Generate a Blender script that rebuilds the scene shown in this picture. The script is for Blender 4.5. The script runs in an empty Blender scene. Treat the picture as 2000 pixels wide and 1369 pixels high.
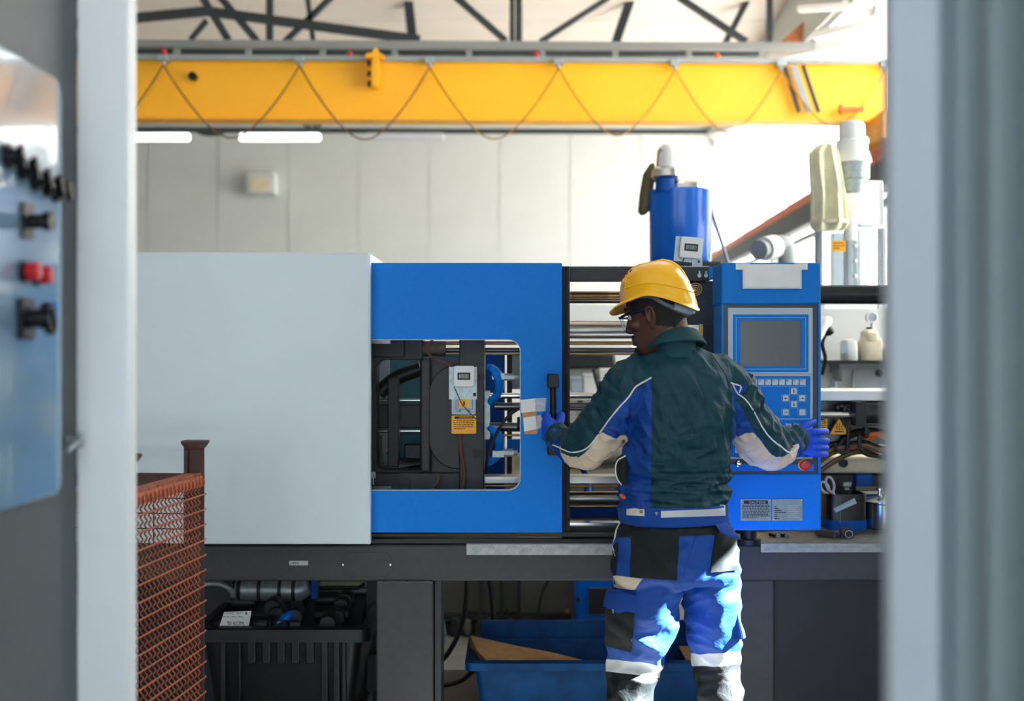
import bpy, bmesh, math, random
import numpy as np
from mathutils import Vector, Matrix, noise
from mathutils.bvhtree import BVHTree

# ------------------------------------------------------------------ camera, sky, sun, exposure
scene = bpy.context.scene
COL = scene.collection
FPX = 2500.0                      # focal length in pixels of the 2000 x 1369 frame (45 mm on 36 mm)
CAMZ = 1.53
cam_d = bpy.data.cameras.new('camera')
cam_d.lens = 45.0
cam_d.sensor_width = 36.0
cam_d.clip_start = 0.05
cam_d.clip_end = 200
cam_d.dof.use_dof = True
cam_d.dof.focus_distance = 4.42
cam_d.dof.aperture_fstop = 1.9
cam = bpy.data.objects.new('camera', cam_d)
cam.location = (0, 0, CAMZ)
cam.rotation_euler = (math.radians(90), 0, 0)
COL.objects.link(cam)
scene.camera = cam

world = bpy.data.worlds.new('sky')
scene.world = world
world.use_nodes = True
bg = world.node_tree.nodes['Background']
bg.inputs['Color'].default_value = (0.76, 0.90, 1.0, 1)
bg.inputs['Strength'].default_value = 3.3

SUN_AZ, SUN_EL = math.radians(-4), math.radians(38)
sun_dir = Vector((math.cos(SUN_EL) * math.cos(SUN_AZ), math.cos(SUN_EL) * math.sin(SUN_AZ), math.sin(SUN_EL)))
sun_d = bpy.data.lights.new('sun', 'SUN')
sun_d.energy = 200
sun_d.angle = math.radians(0.6)
sun_d.color = (1.0, 0.98, 0.96)
sun = bpy.data.objects.new('sun', sun_d)
sun.rotation_euler = (-sun_dir).to_track_quat('-Z', 'Y').to_euler()
sun.location = (12, 4, 12)
COL.objects.link(sun)

vs = scene.view_settings
vs.view_transform = 'Standard'
vs.look = 'None'
vs.exposure = 0.14
vs.gamma = 1.0
vs.use_curve_mapping = False

# ------------------------------------------------------------------ helpers
PI = math.pi
R = random.Random(7)


def PX(px, d): return (px - 1000.0) / FPX * d
def PZ(py, d): return CAMZ - (py - 684.5) / FPX * d
def P(px, py, d): return Vector((PX(px, d), d, PZ(py, d)))


def lin(c):
    c = c / 255.0
    return c / 12.92 if c <= 0.04045 else ((c + 0.055) / 1.055) ** 2.4


def rgb(r, g, b): return (lin(r), lin(g), lin(b), 1.0)


MATS = {}


def mat(name, col, rough=0.5, metal=0.0, var=0.0, vscale=8.0, bump=0.0, bscale=200.0, spec=0.5,
        emit=None, estr=0.0, alpha=None, trans=0.0, coat=0.0, sheen=0.0, stretch=None, col2=None, ior=None):
    """procedural principled material: colour with a noise variation and a fine bump"""
    m = bpy.data.materials.new(name)
    MATS[name] = m
    m.use_nodes = True
    nt = m.node_tree
    b = nt.nodes['Principled BSDF']
    c = rgb(*col)
    b.inputs['Base Color'].default_value = c
    b.inputs['Roughness'].default_value = rough
    b.inputs['Metallic'].default_value = metal
    b.inputs['Specular IOR Level'].default_value = spec
    b.inputs['Coat Weight'].default_value = coat
    b.inputs['Sheen Weight'].default_value = sheen
    b.inputs['Transmission Weight'].default_value = trans
    if ior: b.inputs['IOR'].default_value = ior
    if alpha is not None: b.inputs['Alpha'].default_value = alpha
    if emit:
        b.inputs['Emission Color'].default_value = rgb(*emit)
        b.inputs['Emission Strength'].default_value = estr
    tc = nt.nodes.new('ShaderNodeTexCoord')
    src = tc.outputs['Object']
    if stretch:
        mp = nt.nodes.new('ShaderNodeMapping')
        mp.inputs['Scale'].default_value = stretch
        nt.links.new(src, mp.inputs['Vector'])
        src = mp.outputs['Vector']
    if var > 0:
        n = nt.nodes.new('ShaderNodeTexNoise')
        n.inputs['Scale'].default_value = vscale
        n.inputs['Detail'].default_value = 6
        nt.links.new(src, n.inputs['Vector'])
        ramp = nt.nodes.new('ShaderNodeMapRange')
        ramp.inputs['From Min'].default_value = 0.35
        ramp.inputs['From Max'].default_value = 0.65
        nt.links.new(n.outputs['Fac'], ramp.inputs['Value'])
        mx = nt.nodes.new('ShaderNodeMix')
        mx.data_type = 'RGBA'
        c2 = rgb(*col2) if col2 else tuple(v * (1 - var) for v in c[:3]) + (1,)
        c1 = c if col2 else tuple(min(1, v * (1 + var)) for v in c[:3]) + (1,)
        mx.inputs[6].default_value = c1
        mx.inputs[7].default_value = c2
        nt.links.new(ramp.outputs['Result'], mx.inputs[0])
        nt.links.new(mx.outputs[2], b.inputs['Base Color'])
    if bump > 0:
        n2 = nt.nodes.new('ShaderNodeTexNoise')
        n2.inputs['Scale'].default_value = bscale
        n2.inputs['Detail'].default_value = 3
        nt.links.new(src, n2.inputs['Vector'])
        bp = nt.nodes.new('ShaderNodeBump')
        bp.inputs['Strength'].default_value = bump
        bp.inputs['Distance'].default_value = 0.002
        nt.links.new(n2.outputs['Fac'], bp.inputs['Height'])
        nt.links.new(bp.outputs['Normal'], b.inputs['Normal'])
    return m


def glass_mat(name, tint=(1, 1, 1), gloss=0.06):
    m = bpy.data.materials.new(name)
    m.use_nodes = True
    nt = m.node_tree
    nt.nodes.clear()
    o = nt.nodes.new('ShaderNodeOutputMaterial')
    t = nt.nodes.new('ShaderNodeBsdfTransparent')
    t.inputs['Color'].default_value = tint + (1,)
    g = nt.nodes.new('ShaderNodeBsdfGlossy')
    g.inputs['Roughness'].default_value = 0.03
    mx = nt.nodes.new('ShaderNodeMixShader')
    mx.inputs[0].default_value = gloss
    nt.links.new(t.outputs[0], mx.inputs[1])
    nt.links.new(g.outputs[0], mx.inputs[2])
    nt.links.new(mx.outputs[0], o.inputs['Surface'])
    MATS[name] = m
    return m


WL = {}      # world location of every object made here


def empty(name, loc, label=None, cat=None, group=None):
    o = bpy.data.objects.new(name, None)
    o.empty_display_size = 0.05
    o.location = loc
    COL.objects.link(o)
    WL[o] = Vector(loc)
    if label: tag(o, label, cat, group)
    return o


def tag(o, label=None, cat=None, group=None, kind=None):
    if label: o['label'] = label
    if cat: o['category'] = cat
    if group: o['group'] = group
    if kind: o['kind'] = kind
    return o


def obj(name, G, m, parent=None, smooth=False, bevel=0.0, seg=2, angle=40, solid=0.0, sub=0):
    """link the geometry G = (verts, faces), given in world coordinates, as one mesh object"""
    V = np.asarray(G[0], dtype=float)
    lo, hi = V.min(0), V.max(0)
    c = (lo + hi) / 2
    me = bpy.data.meshes.new(name)
    me.from_pydata((V - c).tolist(), [], G[1])
    if isinstance(m, (list, tuple)):
        for q in m: me.materials.append(q)
        if len(G) > 2: me.polygons.foreach_set('material_index', G[2])
    else:
        me.materials.append(m)
    if smooth:
        me.polygons.foreach_set('use_smooth', [True] * len(me.polygons))
        if angle < 180: me.set_sharp_from_angle(angle=math.radians(angle))
    me.update()
    o = bpy.data.objects.new(name, me)
    COL.objects.link(o)
    WL[o] = Vector(c)
    if parent is not None:
        o.parent = parent
        o.location = Vector(c) - WL[parent]
    else:
        o.location = c
    if solid:
        s = o.modifiers.new('solid', 'SOLIDIFY'); s.thickness = solid; s.offset = 0
    if bevel > 0:
        b = o.modifiers.new('bevel', 'BEVEL'); b.width = bevel; b.segments = seg
        b.limit_method = 'ANGLE'; b.angle_limit = math.radians(35)
        me.polygons.foreach_set('use_smooth', [True] * len(me.polygons))
        me.set_sharp_from_angle(angle=math.radians(50))
        b.harden_normals = False
    if sub:
        s = o.modifiers.new('sub', 'SUBSURF'); s.levels = sub; s.render_levels = sub
    return o


def struct(name, G, m, **k):
    o = obj(name, G, m, **k)
    o['kind'] = 'structure'
    return o


def clone(o, delta, parent=None, label=None, group=None):
    """copy a thing with its parts and sub-parts, moved by delta"""
    c = o.copy()
    COL.objects.link(c)
    if parent is None:
        c.location = o.location + Vector(delta)
    else:
        c.parent = parent
    WL[c] = WL[o] + Vector(delta)
    if label: c['label'] = label
    if group: c['group'] = group
    for ch in [q for q in bpy.data.objects if q.parent == o]:
        clone(ch, delta, parent=c)
    return c


def join(*Gs):
    V, F = [], []
    for g in Gs:
        n = len(V)
        V += [tuple(v) for v in g[0]]
        F += [tuple(i + n for i in f) for f in g[1]]
    return V, F


def box(x0, x1, y0, y1, z0, z1):
    V = [(x, y, z) for x in (x0, x1) for y in (y0, y1) for z in (z0, z1)]
    F = [(0, 1, 3, 2), (4, 6, 7, 5), (0, 4, 5, 1), (2, 3, 7, 6), (0, 2, 6, 4), (1, 5, 7, 3)]
    return V, F


def pbox(x0, y0, x1, y1, d, t):
    """box whose front face at depth d covers the rectangle measured in the photograph"""
    return box(PX(x0, d), PX(x1, d), d, d + t, PZ(y1, d), PZ(y0, d))


def prism(pts, y0, y1):
    """extrude a polygon of (x, z) points from y0 to y1"""
    n = len(pts)
    V = [(x, y0, z) for x, z in pts] + [(x, y1, z) for x, z in pts]
    F = [tuple(range(n)), tuple(range(2 * n - 1, n - 1, -1))]
    F += [(i, i + n, (i + 1) % n + n, (i + 1) % n) for i in range(n)]
    return V, F


def pprism(pp, d, t): return prism([(PX(x, d), PZ(y, d)) for x, y in pp], d, d + t)


def ringprism(outer, inner, y0, y1):
    """plate with a hole; both outlines have the same number of (x, z) points"""
    n = len(outer)
    V = [(x, y0, z) for x, z in outer] + [(x, y0, z) for x, z in inner] + \
        [(x, y1, z) for x, z in outer] + [(x, y1, z) for x, z in inner]
    F = []
    for i in range(n):
        j = (i + 1) % n
        F += [(i, j, n + j, n + i), (2 * n + i, 3 * n + i, 3 * n + j, 2 * n + j),
              (i, 2 * n + i, 2 * n + j, j), (n + i, n + j, 3 * n + j, 3 * n + i)]
    return V, F


def rrect(x0, x1, z0, z1, r, k=6):
    """rounded rectangle outline; r = one radius or (left-bottom, right-bottom, right-top, left-top)"""
    if not isinstance(r, (tuple, list)): r = (r,) * 4
    out = []
    for (cx, cz, a0, rr) in ((x0, z0, PI, r[0]), (x1, z0, 1.5 * PI, r[1]), (x1, z1, 0, r[2]), (x0, z1, 0.5 * PI, r[3])):
        ox = cx + rr if cx == x0 else cx - rr
        oz = cz + rr if cz == z0 else cz - rr
        for i in range(k + 1):
            a = a0 + i / k * PI / 2
            out.append((ox + rr * math.cos(a), oz + rr * math.sin(a)))
    return out


def spline(pts, n):
    """Catmull-Rom through the points, n samples per span"""
    pts = [np.asarray(p, dtype=float) for p in pts]
    if len(pts) < 3: return [pts[0] + (pts[-1] - pts[0]) * i / n for i in range(n + 1)]
    q = [2 * pts[0] - pts[1]] + pts + [2 * pts[-1] - pts[-2]]
    out = []
    for i in range(1, len(q) - 2):
        p0, p1, p2, p3 = q[i - 1:i + 3]
        for k in range(n):
            t = k / n
            out.append(0.5 * (2 * p1 + (p2 - p0) * t + (2 * p0 - 5 * p1 + 4 * p2 - p3) * t * t
                              + (3 * p1 - p0 - 3 * p2 + p3) * t ** 3))
    out.append(pts[-1])
    return out


def tube(pts, r, n=8, closed=False, flat=1.0):
    """sweep a circle along the points; r is a radius or one radius for each point"""
    pts = [Vector(p) for p in pts]
    m = len(pts)
    rr = r if isinstance(r, (list, tuple, np.ndarray)) else [r] * m
    V, F = [], []
    up = None
    for i, p in enumerate(pts):
        if closed: t = pts[(i + 1) % m] - pts[i - 1]
        else: t = pts[min(i + 1, m - 1)] - pts[max(i - 1, 0)]
        t.normalize()
        if up is None:
            up = Vector((0, 0, 1)) if abs(t.z) < 0.9 else Vector((1, 0, 0))
        u = (up - t * up.dot(t)).normalized()
        w = t.cross(u)
        up = u
        for k in range(n):
            a = 2 * PI * k / n
            V.append(tuple(p + (u * math.cos(a) + w * math.sin(a) * flat) * rr[i]))
    for i in range(m if closed else m - 1):
        for k in range(n):
            a, b = i * n + k, i * n + (k + 1) % n
            c, d = ((i + 1) % m) * n + (k + 1) % n, ((i + 1) % m) * n + k
            F.append((a, b, c, d))
    if not closed:
        F.append(tuple(range(n - 1, -1, -1)))
        F.append(tuple(range((m - 1) * n, m * n)))
    return V, F


def bar(a, b, w, h=None):
    """rectangular bar from a to b"""
    h = h or w
    a, b = Vector(a), Vector(b)
    t = (b - a).normalized()
    u = Vector((0, 1, 0)) if abs(t.y) < 0.9 else Vector((0, 0, 1))
    u = (u - t * u.dot(t)).normalized()
    v = t.cross(u)
    V = [tuple(p + u * su * h / 2 + v * sv * w / 2) for p in (a, b) for su, sv in ((-1, -1), (1, -1), (1, 1), (-1, 1))]
    F = [(3, 2, 1, 0), (4, 5, 6, 7)] + [(i, (i + 1) % 4, (i + 1) % 4 + 4, i + 4) for i in range(4)]
    return V, F


def lathe(prof, c, n=24, axis='z'):
    """turn the profile of (radius, height) about an axis through c"""
    V, F = [], []
    m = len(prof)
    for r, h in prof:
        for k in range(n):
            a = 2 * PI * k / n
            x, y = r * math.cos(a), r * math.sin(a)
            p = {'z': (x, y, h), 'y': (x, h, y), 'x': (h, x, y)}[axis]
            V.append((c[0] + p[0], c[1] + p[1], c[2] + p[2]))
    for i in range(m - 1):
        for k in range(n):
            a, b = i * n + k, i * n + (k + 1) % n
            F.append((a, b, b + n, a + n) if axis != 'y' else (a, a + n, b + n, b))
    F.append(tuple(range(n - 1, -1, -1)))
    F.append(tuple(range((m - 1) * n, m * n)))
    return V, F


def disc(c, r, t, n=20, axis='y'): return lathe([(r, 0), (r, t)], c, n, axis)


def cyl(a, b, r, n=16): return tube([a, b], r, n)


def ellip(c, rx, ry, rz, n=16, m=10, M=None):
    V, F = [], []
    for i in range(m + 1):
        th = PI * i / m
        for k in range(n):
            a = 2 * PI * k / n
            p = Vector((rx * math.sin(th) * math.cos(a), ry * math.sin(th) * math.sin(a), rz * math.cos(th)))
            if M: p = M @ p
            V.append((c[0] + p.x, c[1] + p.y, c[2] + p.z))
    for i in range(m):
        for k in range(n):
            a, b = i * n + k, i * n + (k + 1) % n
            F.append((a, a + n, b + n, b))
    return V, F


def loft(rings, cap=True):
    """skin a list of rings (each the same number of points)"""
    n = len(rings[0])
    V = [tuple(p) for r in rings for p in r]
    F = []
    for i in range(len(rings) - 1):
        for k in range(n):
            a, b = i * n + k, i * n + (k + 1) % n
            F.append((a, b, b + n, a + n))
    if cap:
        F.append(tuple(range(n - 1, -1, -1)))
        F.append(tuple(range((len(rings) - 1) * n, len(rings) * n)))
    return V, F


def sring(c, u, v, e=2.0, n=32):
    """superellipse ring about c with half axes u and v"""
    out = []
    for k in range(n):
        a = 2 * PI * k / n
        ca, sa = math.cos(a), math.sin(a)
        x = math.copysign(abs(ca) ** (2 / e), ca)
        y = math.copysign(abs(sa) ** (2 / e), sa)
        out.append(Vector(c) + Vector(u) * x + Vector(v) * y)
    return out


def text_geo(body, px, py, d, hpx, align='LEFT', extr=0.0003, rot=0.0, wscale=1.0):
    """lettering as a mesh facing the camera side: capital height hpx (measured in the photo at depth d), baseline at (px, py)"""
    cu = bpy.data.curves.new('lettering', 'FONT')
    cu.body = body
    cu.align_x = align
    cu.size = hpx / FPX * d / 0.69
    cu.resolution_u = 2
    cu.extrude = extr
    t = bpy.data.objects.new('lettering', cu)
    me = bpy.data.meshes.new_from_object(t)
    c, s = math.cos(rot), math.sin(rot)
    o = P(px, py, d)
    V = []
    for v in me.vertices:
        x, y, z = v.co
        x *= wscale
        V.append((o.x + x * c - y * s, o.y - z, o.z + x * s + y * c))
    F = [tuple(p.vertices) for p in me.polygons]
    bpy.data.objects.remove(t)
    bpy.data.curves.remove(cu)
    bpy.data.meshes.remove(me)
    return V, F


def dashes(x0, y0, x1, y1, d, rows, h=0.5, t=0.0004, rng=None, fill=0.95):
    """rows of small raised dashes: print too small to read"""
    rng = rng or R
    gs = []
    rh = (y1 - y0) / rows
    for i in range(rows):
        x = x0 + rng.random() * 2
        end = x1 - (0 if i < rows - 1 else (x1 - x0) * 0.4) - rng.random() * 3
        while x < end:
            w = rng.uniform(1.8, 6)
            yy = y0 + i * rh
            gs.append(pbox(x, yy, min(x + w, end), yy + rh * h, d - t, t))
            x += w + 1.1
    return join(*gs)


def remeshed(G, voxel, smooth=0, iters=6):
    """one continuous surface from overlapping closed shapes"""
    me = bpy.data.meshes.new('tmp')
    me.from_pydata([tuple(v) for v in G[0]], [], G[1])
    me.update()
    bm = bmesh.new(); bm.from_mesh(me)
    bmesh.ops.recalc_face_normals(bm, faces=bm.faces)
    bm.to_mesh(me); bm.free()
    o = bpy.data.objects.new('tmp', me)
    COL.objects.link(o)
    r = o.modifiers.new('r', 'REMESH'); r.mode = 'VOXEL'; r.voxel_size = voxel
    if smooth:
        s = o.modifiers.new('s', 'SMOOTH'); s.factor = smooth; s.iterations = iters
    dg = bpy.context.evaluated_depsgraph_get()
    dg.update()
    ev = o.evaluated_get(dg)
    out = bpy.data.meshes.new_from_object(ev, depsgraph=dg)
    n = len(out.vertices)
    V = np.empty(n * 3); out.vertices.foreach_get('co', V); V = V.reshape(-1, 3)
    F = [tuple(p.vertices) for p in out.polygons]
    N = np.empty(n * 3); out.vertices.foreach_get('normal', N); N = N.reshape(-1, 3)
    bpy.data.objects.remove(o)
    bpy.data.meshes.remove(me); bpy.data.meshes.remove(out)
    return V, F, N


def attr(o, name, vals):
    a = o.data.attributes.new(name, 'FLOAT', 'POINT')
    a.data.foreach_set('value', np.asarray(vals, dtype=np.float32))


# ------------------------------------------------------------------ materials
M = MATS
mat('wall_white', (214, 219, 216), 0.7, var=0.02, vscale=2)
mat('ceiling_cream', (238, 226, 212), 0.8, var=0.03, vscale=1.5)
mat('wall_grey', (128, 130, 130), 0.8, var=0.03)
mat('concrete', (112, 113, 111), 0.75, var=0.18, vscale=3, bump=0.2, bscale=60)
mat('frame_grey', (74, 82, 86), 0.55, var=0.03, vscale=5, bump=0.05, bscale=300)
mat('post_white', (238, 242, 245), 0.45, var=0.01, vscale=4)
mat('right_grey', (172, 180, 190), 0.5, var=0.02, vscale=4)
mat('rib_grey', (118, 132, 138), 0.5, var=0.03, vscale=4)
mat('box_paint', (120, 154, 180), 0.12, var=0.02, vscale=6, coat=0.6)
mat('black_plastic', (12, 13, 15), 0.42, spec=0.3)
mat('black_rubber', (14, 15, 17), 0.6)
mat('red_plastic', (196, 22, 36), 0.3)
mat('blue_plastic', (24, 120, 196), 0.35)
mat('cover_white', (198, 209, 217), 0.42, var=0.012, vscale=3, bump=0.12, bscale=500)
mat('machine_blue', (0, 114, 204), 0.5, spec=0.18, var=0.035, vscale=60, bump=0.15, bscale=420)
mat('machine_blue_dark', (4, 72, 156), 0.5, spec=0.2, var=0.05, vscale=30, bump=0.1, bscale=300)
mat('navy_trim', (28, 44, 70), 0.4)
mat('key_blue', (12, 92, 178), 0.3, coat=0.3)
mat('key_line', (96, 164, 216), 0.4)
mat('panel_grey', (160, 178, 194), 0.4, var=0.02, vscale=20)
mat('key_grey', (188, 196, 204), 0.4)
mat('screen_grey', (70, 74, 78), 0.25)
mat('ink', (14, 16, 20), 0.6)
mat('ink_red', (176, 30, 34), 0.6)
mat('ink_yellow', (214, 170, 40), 0.5)
mat('cast_dark', (33, 34, 37), 0.55, var=0.2, vscale=25, bump=0.6, bscale=90)
mat('cast_black', (15, 16, 18), 0.5, var=0.2, vscale=20, bump=0.4, bscale=80)
mat('cast_tan', (74, 66, 56), 0.45, var=0.2, vscale=40, bump=0.8, bscale=120)
mat('bed_grey', (56, 57, 58), 0.55, spec=0.35, var=0.06, vscale=40, bump=0.25, bscale=350)
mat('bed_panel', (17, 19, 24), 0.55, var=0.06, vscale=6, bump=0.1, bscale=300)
mat('chrome', (214, 216, 216), 0.16, 1.0)
mat('steel', (168, 166, 160), 0.32, 1.0, var=0.2, vscale=4, stretch=(0.3, 8, 8))
mat('dark_steel', (88, 90, 92), 0.3, 1.0, var=0.2, vscale=6)
mat('bronze', (150, 120, 80), 0.35, 1.0, var=0.2, vscale=12)
mat('brass', (176, 132, 52), 0.4, 0.8, var=0.15, vscale=15)
mat('galvanised', (158, 168, 172), 0.45, 0.55, var=0.15, vscale=60)
mat('aluminium', (150, 153, 153), 0.4, 0.6, var=0.1, vscale=40)
mat('aluminium_dirty', (120, 122, 120), 0.5, 0.5, var=0.4, vscale=26, col2=(70, 66, 62), stretch=(1, 2.5, 1))
mat('plate_metal', (120, 132, 138), 0.35, 0.5, var=0.08, vscale=30)
mat('white_plastic', (224, 224, 218), 0.4)
mat('lcd', (116, 130, 112), 0.3)
mat('yellow_sign', (246, 170, 16), 0.5, var=0.03, vscale=30)
mat('paper', (222, 224, 226), 0.8, var=0.02, vscale=20)
mat('tape', (196, 206, 214), 0.25, alpha=0.55)
mat('card', (186, 136, 88), 0.85, var=0.12, vscale=30, bump=0.2, bscale=100)
mat('hose_brown', (96, 60, 46), 0.5, var=0.1, vscale=20)
mat('hose_black', (16, 17, 19), 0.4)
mat('cable_ochre', (150, 104, 24), 0.6)
mat('hose_bronze', (110, 84, 60), 0.35, 0.4)
mat('rust', (176, 100, 70), 0.7, var=0.3, vscale=40, col2=(118, 62, 46), bump=0.5, bscale=150)
mat('rust_dark', (70, 46, 40), 0.7, var=0.2, vscale=30, bump=0.4, bscale=120)
mat('rust_orange', (206, 116, 78), 0.6, var=0.25, vscale=50, col2=(156, 82, 56))
mat('wire_dark', (40, 38, 38), 0.6, 0.3)
mat('crate_black', (16, 17, 20), 0.45, var=0.1, vscale=12, bump=0.15, bscale=200)
mat('bin_blue', (0, 70, 122), 0.55, spec=0.2, var=0.18, vscale=10, col2=(0, 52, 98), bump=0.15, bscale=120)
mat('crane_yellow', (255, 180, 0), 0.45, var=0.02, vscale=3)
mat('truss_dark', (46, 54, 58), 0.6, var=0.05, vscale=5)
mat('rail_grey', (142, 148, 150), 0.5, 0.2)
mat('orange_paint', (226, 104, 46), 0.5, var=0.15, vscale=12)
mat('tube_light', (240, 250, 255), 0.4, emit=(255, 255, 255), estr=4.0)
mat('tube_off', (216, 220, 228), 0.4)
mat('drum_blue', (0, 98, 206), 0.22, var=0.04, vscale=6)
mat('filter_yellow', (228, 224, 190), 0.85, var=0.1, vscale=12, bump=0.3, bscale=30)
mat('filter_olive', (92, 88, 60), 0.85, var=0.15, vscale=14)
mat('body_white', (228, 230, 228), 0.5, var=0.02, vscale=5)
mat('body_cream', (226, 214, 186), 0.55, var=0.08, vscale=16)
mat('grey_box', (96, 94, 88), 0.6, var=0.1, vscale=5)
mat('denim', (76, 128, 144), 0.9, var=0.1, vscale=20)
mat('wood_warm', (170, 104, 62), 0.6, var=0.2, vscale=14)
mat('skin', (86, 54, 43), 0.48, var=0.06, vscale=40, bump=0.12, bscale=260, spec=0.4)
mat('skin_ear', (120, 72, 54), 0.45, var=0.06, vscale=40)
mat('hair', (18, 15, 14), 0.8, var=0.4, vscale=300, bump=1.0, bscale=420)
mat('helmet_yellow', (255, 188, 4), 0.22, coat=0.4, var=0.01, vscale=20)
mat('helmet_vent', (120, 48, 8), 0.6)
mat('strap_grey', (84, 88, 96), 0.4)
mat('strap_clear', (150, 158, 178), 0.15, coat=0.5)
mat('glasses_navy', (18, 26, 44), 0.3)
mat('eye_white', (214, 206, 198), 0.3)
mat('glove_blue', (0, 72, 204), 0.62, var=0.05, vscale=30, bump=0.3, bscale=260)
mat('cloth_white', (214, 206, 198), 0.85, bump=0.3, bscale=300)
mat('cloth_patch', (214, 196, 176), 0.85, var=0.03, vscale=14, bump=0.4, bscale=120)
mat('reflective', (196, 200, 206), 0.4, 0.15, bump=0.4, bscale=60)
mat('piping_white', (226, 226, 226), 0.7)
mat('cloth_blue', (0, 66, 152), 0.85, var=0.05, vscale=20, bump=0.35, bscale=420)
mat('cloth_dark', (14, 23, 27), 0.85, var=0.06, vscale=20, bump=0.35, bscale=420)
mat('cloth_green', (8, 62, 72), 0.8, var=0.08, vscale=14, bump=0.35, bscale=420)
mat('boot_black', (20, 20, 22), 0.5)
mat('scissor_grip', (196, 198, 204), 0.45)
mat('bucket_black', (16, 13, 15), 0.3, var=0.1, vscale=10)
mat('pot_steel', (200, 202, 202), 0.18, 1.0)
mat('pcb_orange', (214, 106, 46), 0.6)
glass_mat('window_glass', (0.96, 0.98, 0.98), 0.05)


def frosted_mat(name, t):
    """milky glazing that lets light through diffusely"""
    m = bpy.data.materials.new(name)
    m.use_nodes = True
    nt = m.node_tree
    nt.nodes.clear()
    o = nt.nodes.new('ShaderNodeOutputMaterial')
    a = nt.nodes.new('ShaderNodeBsdfTranslucent'); a.inputs['Color'].default_value = (t, t * 1.0, t * .98, 1)
    g = nt.nodes.new('ShaderNodeBsdfDiffuse'); g.inputs['Color'].default_value = (.5, .5, .5, 1)
    mx = nt.nodes.new('ShaderNodeMixShader'); mx.inputs[0].default_value = 0.3
    nt.links.new(a.outputs[0], mx.inputs[1]); nt.links.new(g.outputs[0], mx.inputs[2])
    nt.links.new(mx.outputs[0], o.inputs['Surface'])
    MATS[name] = m


frosted_mat('frosted', 0.17)
frosted_mat('frosted_clear', 0.46)
glass_mat('lens_clear', (0.95, 0.97, 1.0), 0.12)
glass_mat('hopper_clear', (0.80, 0.86, 0.90), 0.12)


def garment_mat(name, layers, bump=0.35):
    """cloth: the last layer whose signed-distance attribute is above zero gives the dye; layers = [(attribute or None, colour)]"""
    m = bpy.data.materials.new(name)
    MATS[name] = m
    m.use_nodes = True
    nt = m.node_tree
    b = nt.nodes['Principled BSDF']
    b.inputs['Roughness'].default_value = 0.62
    b.inputs['Sheen Weight'].default_value = 0.0
    b.inputs['Specular IOR Level'].default_value = 0.35
    cur = None
    for a, c in layers:
        if a is None:
            r = nt.nodes.new('ShaderNodeRGB'); r.outputs[0].default_value = rgb(*c); cur = r.outputs[0]
            continue
        at = nt.nodes.new('ShaderNodeAttribute'); at.attribute_name = a
        mr = nt.nodes.new('ShaderNodeMapRange')
        mr.inputs['From Min'].default_value = -0.0006; mr.inputs['From Max'].default_value = 0.0006
        nt.links.new(at.outputs['Fac'], mr.inputs['Value'])
        mx = nt.nodes.new('ShaderNodeMix'); mx.data_type = 'RGBA'
        nt.links.new(mr.outputs['Result'], mx.inputs[0])
        nt.links.new(cur, mx.inputs[6])
        mx.inputs[7].default_value = rgb(*c)
        cur = mx.outputs[2]
    tc = nt.nodes.new('ShaderNodeTexCoord')
    n = nt.nodes.new('ShaderNodeTexNoise'); n.inputs['Scale'].default_value = 24; n.inputs['Detail'].default_value = 5
    nt.links.new(tc.outputs['Object'], n.inputs['Vector'])
    hv = nt.nodes.new('ShaderNodeHueSaturation')
    mr = nt.nodes.new('ShaderNodeMapRange')
    mr.inputs['From Min'].default_value = 0.3; mr.inputs['From Max'].default_value = 0.7
    mr.inputs['To Min'].default_value = 0.9; mr.inputs['To Max'].default_value = 1.1
    nt.links.new(n.outputs['Fac'], mr.inputs['Value'])
    nt.links.new(mr.outputs['Result'], hv.inputs['Value'])
    nt.links.new(cur, hv.inputs['Color'])
    nt.links.new(hv.outputs['Color'], b.inputs['Base Color'])
    n2 = nt.nodes.new('ShaderNodeTexNoise'); n2.inputs['Scale'].default_value = 450
    n3 = nt.nodes.new('ShaderNodeTexNoise'); n3.inputs['Scale'].default_value = 26; n3.inputs['Detail'].default_value = 4
    n3.inputs['Distortion'].default_value = 0.6
    nt.links.new(tc.outputs['Object'], n2.inputs['Vector'])
    nt.links.new(tc.outputs['Object'], n3.inputs['Vector'])
    b1 = nt.nodes.new('ShaderNodeBump'); b1.inputs['Strength'].default_value = bump; b1.inputs['Distance'].default_value = 0.001
    b2 = nt.nodes.new('ShaderNodeBump'); b2.inputs['Strength'].default_value = 0.45; b2.inputs['Distance'].default_value = 0.010
    nt.links.new(n2.outputs['Fac'], b1.inputs['Height'])
    nt.links.new(n3.outputs['Fac'], b2.inputs['Height'])
    nt.links.new(b2.outputs['Normal'], b1.inputs['Normal'])
    nt.links.new(b1.outputs['Normal'], b.inputs['Normal'])
    return m

# ------------------------------------------------------------------ the hall
XR, YB, XL, ZC = 3.1, 20.0, -9.0, 4.97
struct('floor', box(-12, 9, -6, 21, -0.1, 0), M['concrete'])
wb = struct('wall_back', box(XL, XR + 0.3, YB + 0.03, YB + 0.2, 0, ZC + 0.4), M['wall_white'])
pw = (XR - XL) / 11
for i in range(11):
    obj('wall_panel', box(XL + i * pw + 0.006, XL + (i + 1) * pw - 0.006, YB, YB + 0.03, 0.02, ZC), M['wall_white'], wb)
struct('wall_left', box(XL - 0.2, XL, -3.2, YB + 0.2, 0, ZC + 2.2), M['wall_grey'])
# unseen wall behind the camera, its wide gate opening added for frontal fill light
struct('wall_front', join(box(XL, -4.2, -3.2, -3, 0, 7.2), box(2.4, XR + .2, -3.2, -3, 0, 7.2), box(-4.2, 2.4, -3.2, -3, 4.2, 7.2)), M['wall_white'])
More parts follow.
